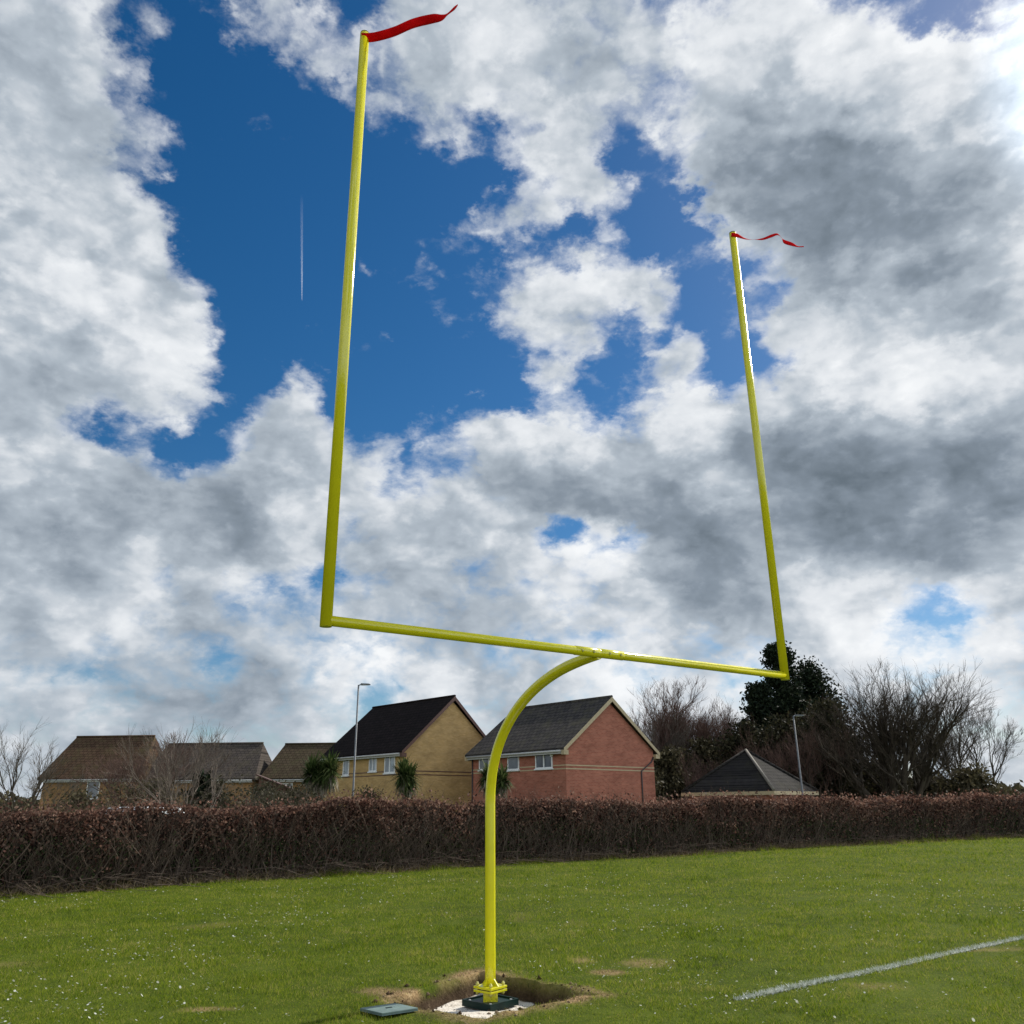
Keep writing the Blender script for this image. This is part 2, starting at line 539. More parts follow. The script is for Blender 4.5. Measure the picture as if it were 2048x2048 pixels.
M_WHITE = mat_paint('white_plastic', (.72, .72, .70), .4, .06)
M_CREAM = mat_paint('cream_trim', (.42, .33, .19), .6, .15)
M_BROWNTRIM = mat_paint('brown_trim', (.10, .045, .03), .6, .2)
M_BLACKPIPE = mat_paint('dark_pipe', (.03, .025, .025), .5, .2)
M_GLASS = mat_glass_window('window_glass')
M_STEEL = mat_paint('galvanised_steel', (.33, .34, .35), .5, .15)
# ------------------------------------------------------------------ ground
def at(px, py, D):
    """Point at distance D along +Y seen at (px, py) in the reference frame."""
    d = fwd * F_PX + R2 * (px - 1024) - U2 * (py - 1024)
    return Vector((0, 0, CAM_Z)) + d * (D / d.y)


def at_z(px, py, z=0.0):
    d = fwd * F_PX + R2 * (px - 1024) - U2 * (py - 1024)
    return Vector((0, 0, CAM_Z)) + d * ((z - CAM_Z) / d.z)


PIT = np.array([at_z(*q).xy[:] for q in ((786, 2001), (945, 2040), (1182, 1993), (962, 1947))])      # dug square hole round the post


SPILL = at_z(862, 2008)


def vnoise(x, y, f, seed=0):
    """cheap smooth noise, about -1..1"""
    r = np.random.default_rng(seed); s = 0
    for k in range(6):
        a, b, p, q = r.normal(size=4)
        s = s + np.sin(f * (a * x + b * y) + 6 * p) * (0.6 if k > 2 else 1.0)
    return s / 3.2


def pit_dist(x, y):
    """signed distance to the rim of the hole, negative inside"""
    d = np.full(np.shape(x), -9.0)
    n = len(PIT)
    for k in range(n):
        a, b = PIT[k], PIT[(k + 1) % n]
        e_ = b - a; nn = np.array([e_[1], -e_[0]]) / np.hypot(*e_)
        d = np.maximum(d, (x - a[0]) * nn[0] + (y - a[1]) * nn[1])
    return d + 0.028 * vnoise(x, y, 4.0, 3) + 0.022 * vnoise(x, y, 14.0, 4)


def sstep(a, b, v):
    t = np.clip((v - a) / (b - a), 0, 1); return t * t * (3 - 2 * t)


def spot(x, y, cx, cy, rx, ry, ang=0.0):
    c, s = math.cos(ang), math.sin(ang); u = (x - cx) * c + (y - cy) * s; v = -(x - cx) * s + (y - cy) * c
    return np.exp(-((u / rx) ** 2 + (v / ry) ** 2) ** 2)


def ground_z(x, y):
    d = pit_dist(x, y)
    z = 0.012 * vnoise(x, y, 1.3, 7) * np.exp(-((y - 9) / 14) ** 2)
    near = np.exp(-np.clip(d, 0, 9) * 3)
    z = z + near * 0.016 * vnoise(x, y, 9, 8) + 0.012 * near * np.exp(-((d - .1) / .12) ** 2)
    dip = spot(x, y, SPILL.x + .05, SPILL.y - .03, .34, .2, -.75)
    return z * sstep(-.05, .02, d) - .05 * dip * sstep(-.05, .02, d) - (.05 + .115 * np.clip((y - 8.3) / 1.0, 0, 1)) * sstep(0.02 + .05 * dip, -0.045 - .10 * dip - .06 * np.clip((8.9 - y) / .5, 0, 1), d) + 0.007 * vnoise(x, y, 17, 9) * (d < -.05)


def axis(lo, hi, a, b, fine, grow=1.18, big=60):
    c = list(np.arange(a, b, fine)); s = fine; p = c[-1]
    while p < hi: s = min(s * grow, big); p += s; c.append(p)
    s = fine; p = c[0]; pre = []
    while p > lo: s = min(s * grow, big); p -= s; pre.append(p)
    return np.array(pre[::-1] + c)


gx = axis(-1500, 1500, -1.5, 1.2, .016); gy = axis(-400, 2500, 7.9, 10.4, .016)
GX, GY = np.meshgrid(gx, gy)
GZ = ground_z(GX, GY)
V = np.stack([GX, GY, GZ], -1).reshape(-1, 3)
nx, ny = len(gx), len(gy)
i0 = (np.arange(ny - 1)[:, None] * nx + np.arange(nx - 1)[None, :]).ravel()
F = np.stack([i0, i0 + 1, i0 + nx + 1, i0 + nx], 1)

n = NT('turf_soil')
w = n.world()
big = n.noise(w, .35, 5, .6); mid = n.noise(w, 2.5, 5, .6); fine = n.noise(w, 26, 4, .65)
f = n.math('ADD', n.math('ADD', n.math('MULTIPLY', big, .35), n.math('MULTIPLY', mid, .3)), n.math('MULTIPLY', fine, .35))
turf = n.ramp(f, [(.34, (.026, .034, .006)), (.48, (.058, .080, .009)), (.60, (.088, .112, .013)), (.72, (.130, .125, .030))])
soil = n.ramp(n.math('ADD', n.math('MULTIPLY', n.noise(w, 14, 6, .7), .7), n.math('MULTIPLY', fine, .3)), [(.3, (.022, .014, .008)), (.55, (.060, .040, .024)), (.75, (.14, .10, .062))])
sand = n.ramp(n.noise(w, 9, 6, .7), [(.28, (.34, .28, .21)), (.45, (.62, .56, .47)), (.75, (.80, .75, .66))])
dry = n.ramp(n.noise(w, 18, 5, .7), [(.3, (.16, .10, .045)), (.55, (.32, .22, .11)), (.75, (.46, .35, .20))])
# dry rim, bare soil and the sandy fill of the hole are masks stored on the mesh
c1 = n.mix(n.attr('dry'), turf, dry)
c2 = n.mix(n.attr('soil'), c1, soil)
c3 = n.mix(n.attr('sand'), c2, sand)
n.base(c3, .95, .04)
n.bump(n.math('ADD', fine, n.math('MULTIPLY', mid, .6)), .8, .03)
ground = np_mesh('ground', V, F, n.mat, None, smooth=True)
tag(ground, kind='structure')
xf, yf = GX.ravel(), GY.ravel(); df = pit_dist(xf, yf)
nz = vnoise(xf, yf, 7, 21)


_r = np.random.default_rng(5)
WORN = []
for _ in range(13):
    _D = math.exp(_r.uniform(math.log(7.4), math.log(20)))
    WORN.append((_r.uniform(.25, .6), ((_r.random() * 2 - 1) * .62 * _D, _D, _r.uniform(.08, .3) * (_D / 9) ** .5, _r.uniform(.08, .28) * (_D / 9) ** .5, _r.uniform(-.5, .5))))


def dry_mask(x, y):
    d = pit_dist(x, y); nn = vnoise(x, y, 7, 21)
    n2 = vnoise(x, y, 3.1, 22)
    worn = sum(w_ * spot(x, y, *q) for w_, q in WORN)
    return worn + np.clip(np.exp(-((d - .06) / .13) ** 2) * (.55 + .55 * nn + .5 * n2) * (d > -.05), 0, 1) + .8 * spot(x, y, 1.0, 10.2, .20, .17) + .7 * spot(x, y, -2.82, 8.62, .22, .10) \
        + .7 * spot(x, y, -1.25, 9.25, .35, .2, -.5)


for nm, val in (('dry', np.clip(dry_mask(xf, yf), 0, 1)), ('soil', sstep(.01, -.02, df)),
                ('sand', np.clip(sstep(-.055, -.072, df + .012 * nz) + .95 * spot(xf, yf, SPILL.x, SPILL.y, .17, .10, -.5) * sstep(-.25, .15, nz + .3), 0, 1))):
    a = ground.data.attributes.new(nm, 'FLOAT', 'POINT'); a.data.foreach_set('value', val.astype(np.float32))

# ------------------------------------------------------------------ white pitch line
LA, LB = at_z(1478, 2001), at_z(1690, 1958)
LC = at_z(1916, 1905)
ldir = (LC - LA).normalized(); llen = (LC - LA).length
lper = Vector((-ldir.y, ldir.x, 0))


def line_d(x, y):
    t = (x - LA.x) * ldir.x + (y - LA.y) * ldir.y
    s = (x - LA.x) * lper.x + (y - LA.y) * lper.y
    return t, s


LEN = 16.0
ts = np.linspace(0, LEN, 320); ws = np.linspace(-.036, .036, 5)
TT, SS = np.meshgrid(ts, ws, indexing='ij')
wob = (1 + .25 * vnoise(TT, SS * 0, 5, 30)) * np.clip(.12 + TT / .7, 0, 1); off = .012 * vnoise(TT, SS * 0, 2.2, 31)
X = LA.x + ldir.x * TT + lper.x * (SS * wob + off); Y = LA.y + ldir.y * TT + lper.y * (SS * wob + off)
Vl = np.stack([X, Y, ground_z(X, Y) + .006], -1).reshape(-1, 3)
k0 = (np.arange(len(ts) - 1)[:, None] * 5 + np.arange(4)[None, :]).ravel()
Fl = np.stack([k0, k0 + 5, k0 + 6, k0 + 1], 1)
# painted blades
nb = 9000
t_ = rng.random(nb) ** 1.6 * (LEN + .06) - .06; s_ = np.clip(rng.normal(0, .030, nb), -.075, .075)
kp_ = rng.random(nb) < np.clip(.15 + t_ / .8, 0, 1); t_, s_ = t_[kp_], s_[kp_]; nb = len(t_)
bx, by = LA.x + ldir.x * t_ + lper.x * s_, LA.y + ldir.y * t_ + lper.y * s_


def blades(x, y, hgt, wid, lean=.6):
    m_ = len(x); z = ground_z(x, y)
    a = rng.random(m_) * 2 * np.pi; ux, uy = np.cos(a), np.sin(a)
    lx, ly = rng.normal(0, lean, m_) * hgt, rng.normal(0, lean, m_) * hgt
    h = hgt * (.55 + .75 * rng.random(m_)); w2 = wid * (.6 + .8 * rng.random(m_)) * .5
    Vb = np.stack([np.stack([x - ux * w2, y - uy * w2, z - .004], -1), np.stack([x + ux * w2, y + uy * w2, z - .004], -1), np.stack([x + lx, y + ly, z + h], -1)], 1).reshape(-1, 3)
    return Vb, np.arange(3 * m_).reshape(-1, 3), np.repeat(rng.random(m_), 3)


Vb, Fb, _ = blades(bx, by, np.full(nb, .034), np.full(nb, .010), .8)
lf = np.concatenate([np.stack([Fl[:, 0], Fl[:, 1], Fl[:, 2]], 1), np.stack([Fl[:, 0], Fl[:, 2], Fl[:, 3]], 1)])
n = NT('line_paint')
nv = n.noise(n.world(), 24, 5, .75)
n.base(n.ramp(nv, [(.38, (.20, .23, .12)), (.50, (.50, .52, .44)), (.65, (.72, .73, .70))]), .9, .1)
line = np_mesh('pitch_line', np.concatenate([Vl, Vb]), np.concatenate([lf, Fb + len(Vl)]), n.mat)
tag(line, kind='structure')

# ------------------------------------------------------------------ grass
HEDGE = np.array([(-40, -8), (-27, 5.5), (-18.5, 12.4), (-13.4, 17.0), (-10.0, 20.2), (-7.9, 22.5), (-3.8, 25.3), (-.3, 28.35), (5.3, 31.8), (11.7, 36.6), (21, 42.3), (34, 49.5), (60, 62)])


def hedge_y(x):
    return np.interp(x, HEDGE[:, 0], HEDGE[:, 1])


N = 560000
D = np.exp(rng.uniform(math.log(6.6), math.log(46), N))
x = (rng.random(N) * 2 - 1) * (.70 * D + .4); y = D
ok = (y < hedge_y(x) + .3)
pd = pit_dist(x, y)
ok &= pd > -.015
bare = dry_mask(x, y)
ok &= rng.random(N) > np.clip(bare + .95 * spot(x, y, SPILL.x, SPILL.y, .17, .10, -.5), 0, .93)
tl, sl = line_d(x, y)
ok &= ~((np.abs(sl) < .05) & (tl > -.02) & (tl < LEN) & (rng.random(N) < .8))
x, y, D = x[ok], y[ok], D[ok]
clump = .5 + .5 * vnoise(x, y, 3.5, 41)
hh = .030 * (D / 8) ** .35 * (.45 + 1.0 * np.clip(clump, 0, 1)) * (1 + .35 * vnoise(x, y, .8, 42)) * (1 + .55 * vnoise(x, y, 13, 43))
edge_ = hedge_y(x) - y
hh = hh * (1 + 4.5 * np.clip(1 - edge_ / 1.1, 0, 1) * np.clip(.35 + vnoise(x, y, 1.7, 44), 0, 1.3))
Vg, Fg, Ag = blades(x, y, hh, .0052 * (D / 8) ** .85)
# grass colour: patches of darker clover green, olive and dry straw
n = NT('grass_blade')
w = n.world()
f = n.math('ADD', n.math('ADD', n.math('MULTIPLY', n.attr(), .30), n.math('MULTIPLY', n.noise(w, .6, 5, .65), .42)), n.math('MULTIPLY', n.noise(w, 3.4, 7, .75), .46))
f = n.math('SUBTRACT', n.math('MULTIPLY', f, 1.22), .175)
col = n.ramp(f, [(.30, (.024, .050, .005)), (.42, (.085, .142, .009)), (.53, (.165, .228, .011)), (.64, (.245, .270, .026)), (.78, (.36, .31, .11))])
n.base(col, .8, .06)
tr = n.n('ShaderNodeBsdfTranslucent'); n.l(col, tr.inputs[0])
mx = n.n('ShaderNodeMixShader'); mx.inputs[0].default_value = .45
n.l(n.b.outputs[0], mx.inputs[1]); n.l(tr.outputs[0], mx.inputs[2]); n.l(mx.outputs[0], n.t.nodes['Material Output'].inputs[0])
grass = np_mesh('grass', Vg, Fg, n.mat, None, attr=Ag)
tag(grass, 'short mown grass of the playing field', 'grass', kind='stuff')

# straw round the hole and along the hedge foot
NS = 5200
xs = rng.uniform(-1.6, 1.2, NS * 6); ys = rng.uniform(7.8, 10.6, NS * 6)
msk = rng.random(NS * 6) < np.clip(dry_mask(xs, ys), 0, 1) * .55
xs, ys = xs[msk], ys[msk]
Vs, Fs, As = blades(xs, ys, np.full(len(xs), .022), np.full(len(xs), .006), 1.6)
sx = rng.uniform(-30, 40, 22000); off = np.abs(rng.normal(0, .42, 22000)) * (.6 + .8 * np.clip(vnoise(sx, sx * 0, .9, 91) + .4, 0, 1.5))
sy = hedge_y(sx) - off + .25
Vh, Fh, Ah = blades(sx, sy, np.clip(.26 - .22 * off, .05, .3) * (.4 + .9 * rng.random(22000)), np.full(22000, .022), .7)
M_STRAW = mat_leaf('dry_straw', [(.2, (.10, .065, .03)), (.5, (.22, .16, .08)), (.8, (.36, .28, .16))], .25)
straw = np_mesh('dry_grass', np.concatenate([Vs, Vh]), np.concatenate([Fs, Fh + len(Vs)]), M_STRAW, None, attr=np.concatenate([As, Ah]))
tag(straw, 'dead straw-coloured grass round the hole and along the hedge foot', 'dry grass', kind='stuff')

# daisies and clover heads scattered over the turf
ND = 6000
D = np.exp(rng.uniform(math.log(6.8), math.log(24), ND)); x = (rng.random(ND) * 2 - 1) * .7 * D; y = D
keep = (pit_dist(x, y) > .25) & (rng.random(ND) < np.clip(.28 + .9 * vnoise(x, y, .9, 55) - .10 * x / D * 5, .07, 1)) & (y < hedge_y(x) - 1)
x, y, D = x[keep], y[keep], D[keep]; m_ = len(x)
rr = (.0066 + .006 * rng.random(m_)) * (D / 8) ** .35
zc = ground_z(x, y) + .030 + .012 * rng.random(m_)
tx, ty = rng.normal(0, .35, m_), rng.normal(-.25, .35, m_)
ring = []
for k in range(7):
    a = 2 * math.pi * k / 7; ox, oy = rr * math.cos(a), rr * math.sin(a)
    ring.append(np.stack([x + ox, y + oy, zc + tx * ox + ty * oy], -1))
ctr = np.stack([x, y, zc + rr * .15], -1)
Vd = np.stack([ctr] + ring, 1).reshape(-1, 3)
b0 = np.arange(m_) * 8
Fd = np.concatenate([np.stack([b0, b0 + 1 + k, b0 + 1 + (k + 1) % 7], 1) for k in range(7)])
M_DAISY = mat_leaf('daisy_petal', [(.2, (.38, .39, .30)), (.8, (.66, .66, .59))], .3)
dz_ = np_mesh('daisy_flowers', Vd, Fd, M_DAISY, None, attr=np.repeat(rng.random(m_), 8))
tag(dz_, 'tiny white daisies scattered over the turf', 'daisies', kind='stuff')

# crumbled soil, clods and bits of turf round the hole
n_c = 900
cx_ = rng.uniform(PIT[:, 0].min() - .45, PIT[:, 0].max() + .45, n_c); cy_ = rng.uniform(PIT[:, 1].min() - .3, PIT[:, 1].max() + .4, n_c)
pd_ = pit_dist(cx_, cy_); kp_ = rng.random(n_c) < np.where(pd_ < -.2, .14, np.where(pd_ < .0, .55, np.exp(-np.clip(pd_, 0, 9) / .12) * .9))
cx_, cy_ = cx_[kp_], cy_[kp_]; n_c = len(cx_); rr = .006 + .022 * rng.random(n_c) ** 2.5
oct_ = np.array([(1, 0, 0), (-1, 0, 0), (0, 1, 0), (0, -1, 0), (0, 0, .8), (0, 0, -.8)], float)
Vc_ = np.stack([cx_, cy_, ground_z(cx_, cy_) + rr * .25], 1)[:, None, :] + (oct_[None] * (.65 + .7 * rng.random((n_c, 6, 1))) + rng.normal(0, .12, (n_c, 6, 3))) * rr[:, None, None]
fo = np.array([(0, 2, 4), (2, 1, 4), (1, 3, 4), (3, 0, 4), (2, 0, 5), (1, 2, 5), (3, 1, 5), (0, 3, 5)])
Fc_ = (np.arange(n_c)[:, None, None] * 6 + fo[None]).reshape(-1, 3)
n = NT('soil_clod')
n.base(n.ramp(n.math('ADD', n.math('MULTIPLY', n.attr(), .8), n.math('MULTIPLY', n.noise(n.world(), 60, 3), .2)), [(.15, (.030, .019, .011)), (.5, (.085, .056, .034)), (.85, (.22, .165, .11))]), .98, .03)
cl = np_mesh('soil_crumbs', Vc_.reshape(-1, 3), Fc_, n.mat, None, attr=np.repeat(rng.random(n_c), 6))
tag(cl, 'loose soil crumbs scattered round the hole', 'soil', kind='stuff')
# ------------------------------------------------------------------ goal post
M_YELLOW = mat_paint('yellow_gloss_paint', (.62, .565, .010), .17, .04, .6)
_n = NT('yellow_paint_muddy')
_v = _n.noise(_n.coord(), 9, 5)
_c = _n.ramp(_v, [(.3, (.62, .56, .010)), (.7, (.67, .61, .012))])
_z = _n.n('ShaderNodeSeparateXYZ'); _n.l(_n.coord(), _z.inputs[0])
_m = _n.math('MULTIPLY', _n.ramp(_n.noise(_n.coord(), 55, 6, .7), [(.52, (0, 0, 0)), (.64, (.8, .8, .8))]), _n.ramp(_z.outputs[2], [(0.0, (1, 1, 1)), (.55, (0, 0, 0))]))
_n.base(_n.mix(_m, _c, (.10, .065, .03)), .2, .6)
M_MUDDY = _n.mat
YAW = 0.9572
u = Vector((math.sin(YAW), math.cos(YAW), 0)); nrm = Vector((-u.y, u.x, 0))
BARH, BARW, UPL = 3.095, 5.566, 6.073
Mid = Vector((0.8208, 7.9658, BARH))
base = Mid + nrm * 1.8375 - u * 0.0356
BX, BY = base.x, base.y
goal = empty('goal_post', (BX, BY, -.17))
tag(goal, 'tall bright yellow gridiron goal post on a single curved gooseneck stem', 'goal post')
inv = Vector((BX, BY, -.17))
L_ = lambda p: Vector(p) - inv


def gp(mb, name, mat_=None, parent=goal):
    return mb.build(name, mat_ or M_YELLOW, parent)


# stem with gooseneck, running out under the crossbar
z0, zt = 1.74, BARH - .022
pts = [L_((BX, BY, z)) for z in np.linspace(-.05, z0, 8)]
for k in range(1, 25):
    t = math.pi / 2 * k / 24
    p = Vector((BX, BY, 0)).lerp(Vector((Mid.x, Mid.y, 0)), 1 - math.cos(t))
    p.z = z0 + (zt - z0) * math.sin(t) ** .9; pts.append(L_(p))
MB().tube(pts, [.054] * (len(pts) - 4) + [.053, .050, .045, .038], 32).build('stem', M_MUDDY, goal)
# square socket sleeve, flange with bolts, gussets
a0 = Matrix.Rotation(R(4), 4, 'Z'); a45 = Matrix.Rotation(R(49), 4, 'Z')
gp(MB().box((-.072, -.072, .015), (.072, .072, .140), .006, a0), 'socket_sleeve', M_MUDDY)
gp(MB().box((-.12, -.12, .142), (.12, .12, .163), .004, a45), 'flange')
gp(MB().box((-.12, -.12, .172), (.12, .12, .195), .004, a45), 'flange')
M_BOLT = mat_paint('bolt_zinc', (.5, .46, .10), .35, .2)
for sx_ in (-1, 1):
    for sy_ in (-1, 1):
        c = a45 @ Vector((sx_ * .092, sy_ * .092, .165))
        b = MB().tube([c + Vector((0, 0, -.05)), c + Vector((0, 0, .065))], .010, 10)
        b.tube([c + Vector((0, 0, .036)), c + Vector((0, 0, .052))], .019, 6)
        b.tube([c + Vector((0, 0, -.040)), c + Vector((0, 0, -.024))], .019, 6)
        b.build('bolt', M_BOLT, goal)
for k in range(4):
    Rk = a45 @ Matrix.Rotation(k * math.pi / 2, 4, 'Z')
    gp(MB().prism([Rk @ Vector((.05, -.004, .196)), Rk @ Vector((.11, -.004, .196)), Rk @ Vector((.05, -.004, .26))], Rk.to_3x3() @ Vector((0, .008, 0))), 'gusset')
# crossbar, saddle, uprights
Lp, Rp = Mid - u * BARW / 2, Mid + u * BARW / 2
gp(MB().tube([L_(Lp), L_(Rp)], .041, 32), 'crossbar')
sd_ = MB()
for s_ in (-.30, -.02, .02, .30):
    pass
sd_.tube([L_(Mid - u * .30), L_(Mid - u * .298), L_(Mid - u * .008), L_(Mid - u * .006), L_(Mid + u * .006), L_(Mid + u * .008), L_(Mid + u * .298), L_(Mid + u * .30)], [.0415, .0445, .0445, .0425, .0425, .0445, .0445, .0415], 32)
Ms = Matrix.Translation(L_(Mid)) @ Matrix.Rotation(math.pi / 2 - YAW, 4, 'Z')
gp(sd_, 'saddle')
for q in (-.24, -.10, .10, .24):
    c = Mid + u * q
    MB().tube([L_(c - nrm * .058), L_(c + nrm * .058)], .007, 8).tube([L_(c - nrm * .053), L_(c - nrm * .044)], .014, 6).build('bolt', M_BOLT, goal)
for P_ in (Lp, Rp):
    up = MB().tube([L_(P_ + Vector((0, 0, -.05))), L_(P_ + Vector((0, 0, UPL)))], .047, 32)
    o = gp(up, 'upright')
    c_ = MB().tube([L_(P_ + Vector((0, 0, UPL + .0005))), L_(P_ + Vector((0, 0, UPL + .012)))], .046, 24)
    c_.build('end_cap', M_BLACKPIPE, o)

# wind ribbons tied to the tips of the uprights
M_RIB = NT('red_ribbon_cloth')
rc = M_RIB.ramp(M_RIB.noise(M_RIB.coord(), 6, 3), [(.3, (.50, .004, .006)), (.7, (.66, .008, .010))])
M_RIB.base(rc, .9, .05)
tr = M_RIB.n('ShaderNodeBsdfTranslucent'); M_RIB.l(rc, tr.inputs[0])
mx = M_RIB.n('ShaderNodeMixShader'); mx.inputs[0].default_value = .35
M_RIB.l(M_RIB.b.outputs[0], mx.inputs[1]); M_RIB.l(tr.outputs[0], mx.inputs[2]); M_RIB.l(mx.outputs[0], M_RIB.t.nodes['Material Output'].inputs[0])


def ribbon(P0, keys, label):
    """keys: (along wind, up, sideways, width, tilt of the width from upright); a smooth strip with 1.5 mm of cloth."""
    pts = []
    K = keys
    for i in range(len(K) - 1):
        for s in range(10):
            t = s / 10; t2 = t * t * (3 - 2 * t)
            k0, k1, k2, k3 = K[max(i - 1, 0)], K[i], K[i + 1], K[min(i + 2, len(K) - 1)]
            cr_ = [0.5 * ((2 * b) + (c - a) * t + (2 * a - 5 * b + 4 * c - d) * t * t + (3 * b - a - 3 * c + d) * t ** 3) for a, b, c, d in zip(k0, k1, k2, k3)]
            pts.append(cr_)
    pts.append(K[-1])
    view = (P0 - Vector((0, 0, CAM_Z))).normalized()
    side = Vector((1, 0, 0)); upd = side.cross(view).normalized() * 1.0
    if upd.z < 0: upd = -upd
    mb = MB(); rows = []
    for (a, b, c, w_, tl) in pts:
        ctr = side * a + upd * b + view * c
        wv = (upd * math.cos(tl) + view * math.sin(tl)) * w_ * .5
        rows.append([mb.bm.verts.new(ctr + wv * q) for q in (-1, -.33, .33, 1)])
    for r0, r1 in zip(rows, rows[1:]):
        for q in range(3):
            f = mb.bm.faces.new((r0[q], r0[q + 1], r1[q + 1], r1[q])); f.smooth = True
    o = mb.build('wind_ribbon', M_RIB.mat)
    so_ = o.modifiers.new('cloth', 'SOLIDIFY'); so_.thickness = .0015; so_.offset = 0
    o.location = P0
    tag(o, label, 'ribbon', 'wind ribbons on the goal post tips')
    return o


tipL = Lp + Vector((0, 0, UPL - .035)); tipR = Rp + Vector((0, 0, UPL - .03))
ribbon(tipL, [(-.03, -.005, -.05, .085, .1), (.10, .0, -.06, .085, 0), (.30, .045, -.05, .088, .1), (.50, .115, -.02, .088, .15), (.70, .155, .03, .085, .1), (.80, .165, .05, .062, .5), (.86, .195, .05, .032, 1.0), (.93, .245, .03, .040, .8), (.965, .275, .03, .020, 1.1)],
       'broad red ribbon streaming from the tip of the nearer upright')
ribbon(tipR, [(-0.02, 0.01, -0.05, 0.065, 0.5), (0.06, 0, -0.06, 0.0715, 0.8), (0.18, -0.045, -0.04, 0.065, 1.35), (0.3, -0.055, 0, 0.065, 1.56), (0.42, -0.05, 0.03, 0.0715, 1.2), (0.54, -0.01, 0.05, 0.0715, 1), (0.62, 0.01, 0.06, 0.065, 1.2), (0.68, -0.03, 0.06, 0.0585, 1.5), (0.72, -0.085, 0.05, 0.078, 0.9), (0.84, -0.125, 0.03, 0.0715, 0.9), (0.92, -0.155, 0, 0.039, 1.2), (1, -0.155, 0, 0.0364, 1.2)],
       'thin twisted red ribbon on the tip of the farther upright')

# ground socket box and its lid
M_BOX = mat_paint('dark_green_plastic', (.006, .022, .018), .4, .3, .2)
M_LID = mat_paint('weathered_green_lid', (.12, .175, .155), .55, .25)
box_r = empty('ground_socket_box', (BX, BY, -.152), R(47))
tag(box_r, 'dark green open square box in the sandy hole round the post foot', 'socket box')
h_ = .20
wl = MB()
for (lo, hi) in (((-h_, -h_, 0), (h_, -h_ + .018, .058)), ((-h_, h_ - .018, 0), (h_, h_, .058)), ((-h_, -h_ + .0181, 0), (-h_ + .018, h_ - .0181, .058)), ((h_ - .018, -h_ + .0181, 0), (h_, h_ - .0181, .058))):
    wl.box(lo, hi)
wl.build('wall', M_BOX, box_r)
MB().box((-h_ + .02, -h_ + .02, .028), (h_ - .02, h_ - .02, .042), .003).build('cover_plate', M_BOX, box_r)
for a_ in range(4):
    c = Matrix.Rotation(a_ * math.pi / 2, 3, 'Z') @ Vector((.145, .145, .042))
    MB().tube([c, c + Vector((0, 0, .012))], .013, 6).build('bolt', M_STEEL, box_r)
LIDP = at_z(778, 2013, .05)
lid = empty('socket_box_lid', (LIDP.x, LIDP.y, .026), R(37))
lid.rotation_euler = (R(-2.5), R(1.5), R(40))
tag(lid, 'grey green square lid lying on the turf beside the hole', 'lid')
MB().box((-.185, -.185, 0), (.185, .185, .014), .004).build('plate', M_LID, lid)
rm = MB()
for (lo, hi) in (((-.185, -.185, -.010), (.185, -.175, -.0005)), ((-.185, .175, -.010), (.185, .185, -.0005)), ((-.185, -.174, -.010), (-.175, .174, -.0005)), ((.175, -.174, -.010), (.185, .174, -.0005))):
    rm.box(lo, hi)
rm.build('rim', M_LID, lid)
MB().box((-.03, -.012, .0145), (.03, .012, .019), .002).build('handle', M_BOX, lid)

# vapour trail of an aircraft, 9 km up
A_ = sky_dir(604, 600) * 15000; B_ = sky_dir(603.5, 390) * 17000
d_ = (B_ - A_); seg = 40
V, F = [], []
ptsv = []
for i in range(seg + 1):
    t = i / seg
    ptsv.append((A_ + d_ * t, 3 + 7 * min(1, t * 6) + 14 * t))
tm = MB(); tm.tube([p for p, r_ in ptsv], [r_ for p, r_ in ptsv], 10, cap=True)
n = NT('vapour')
tcn = n.coord('Generated')
sx_ = n.n('ShaderNodeSeparateXYZ'); n.l(tcn, sx_.inputs[0])
n.base((.9, .92, .95), 1, 0)
tp = n.n('ShaderNodeBsdfTransparent'); tl_ = n.n('ShaderNodeBsdfTranslucent'); tl_.inputs[0].default_value = (.95, .96, 1, 1)
ad = n.n('ShaderNodeMixShader'); ad.inputs[0].default_value = .6
n.l(n.b.outputs[0], ad.inputs[1]); n.l(tl_.outputs[0], ad.inputs[2])
mx = n.n('ShaderNodeMixShader')
fade = n.ramp(sx_.outputs[2], [(0.0, (.17,) * 3), (.12, (.13,) * 3), (.5, (.055,) * 3), (1.0, (.0,) * 3)])
n.l(fade, mx.inputs[0]); n.l(tp.outputs[0], mx.inputs[1]); n.l(ad.outputs[0], mx.inputs[2])
n.l(mx.outputs[0], n.t.nodes['Material Output'].inputs[0])
vt = tm.build('vapour_trail', n.mat)
tag(vt, 'faint white vapour trail in the blue gap left of the nearer upright', 'vapour trail')
# ------------------------------------------------------------------ hedge
M_BEECH = mat_leaf('beech_leaves', [(.18, (.034, .017, .013)), (.42, (.098, .048, .036)), (.62, (.185, .095, .067)), (.82, (.34, .215, .155))], .42)
M_IVY = mat_leaf('ivy_leaves', [(.2, (.014, .022, .008)), (.55, (.036, .055, .018)), (.85, (.09, .11, .04))], .15)
M_TWIG = mat_bark('hedge_twigs', (.042, .030, .022), (.17, .13, .10))
M_HEDGE_SHADE = NT('hedge_inner_shade').base((.012, .008, .006), 1, .05)  # shade inside the hedge, put into a near-black colour
SEG = np.hypot(*np.diff(HEDGE, axis=0).T); CUM = np.concatenate([[0], np.cumsum(SEG)])
S0, S1 = CUM[1], CUM[-2] + 14


def hpos(s, off):
    """point on the hedge line at arc length s, off metres behind its front"""
    x = np.interp(s, CUM, HEDGE[:, 0]); y = np.interp(s, CUM, HEDGE[:, 1])
    s2 = s + .5; tx = np.interp(s2, CUM, HEDGE[:, 0]) - x; ty = np.interp(s2, CUM, HEDGE[:, 1]) - y
    l = np.hypot(tx, ty) + 1e-6
    return x - ty / l * off, y + tx / l * off


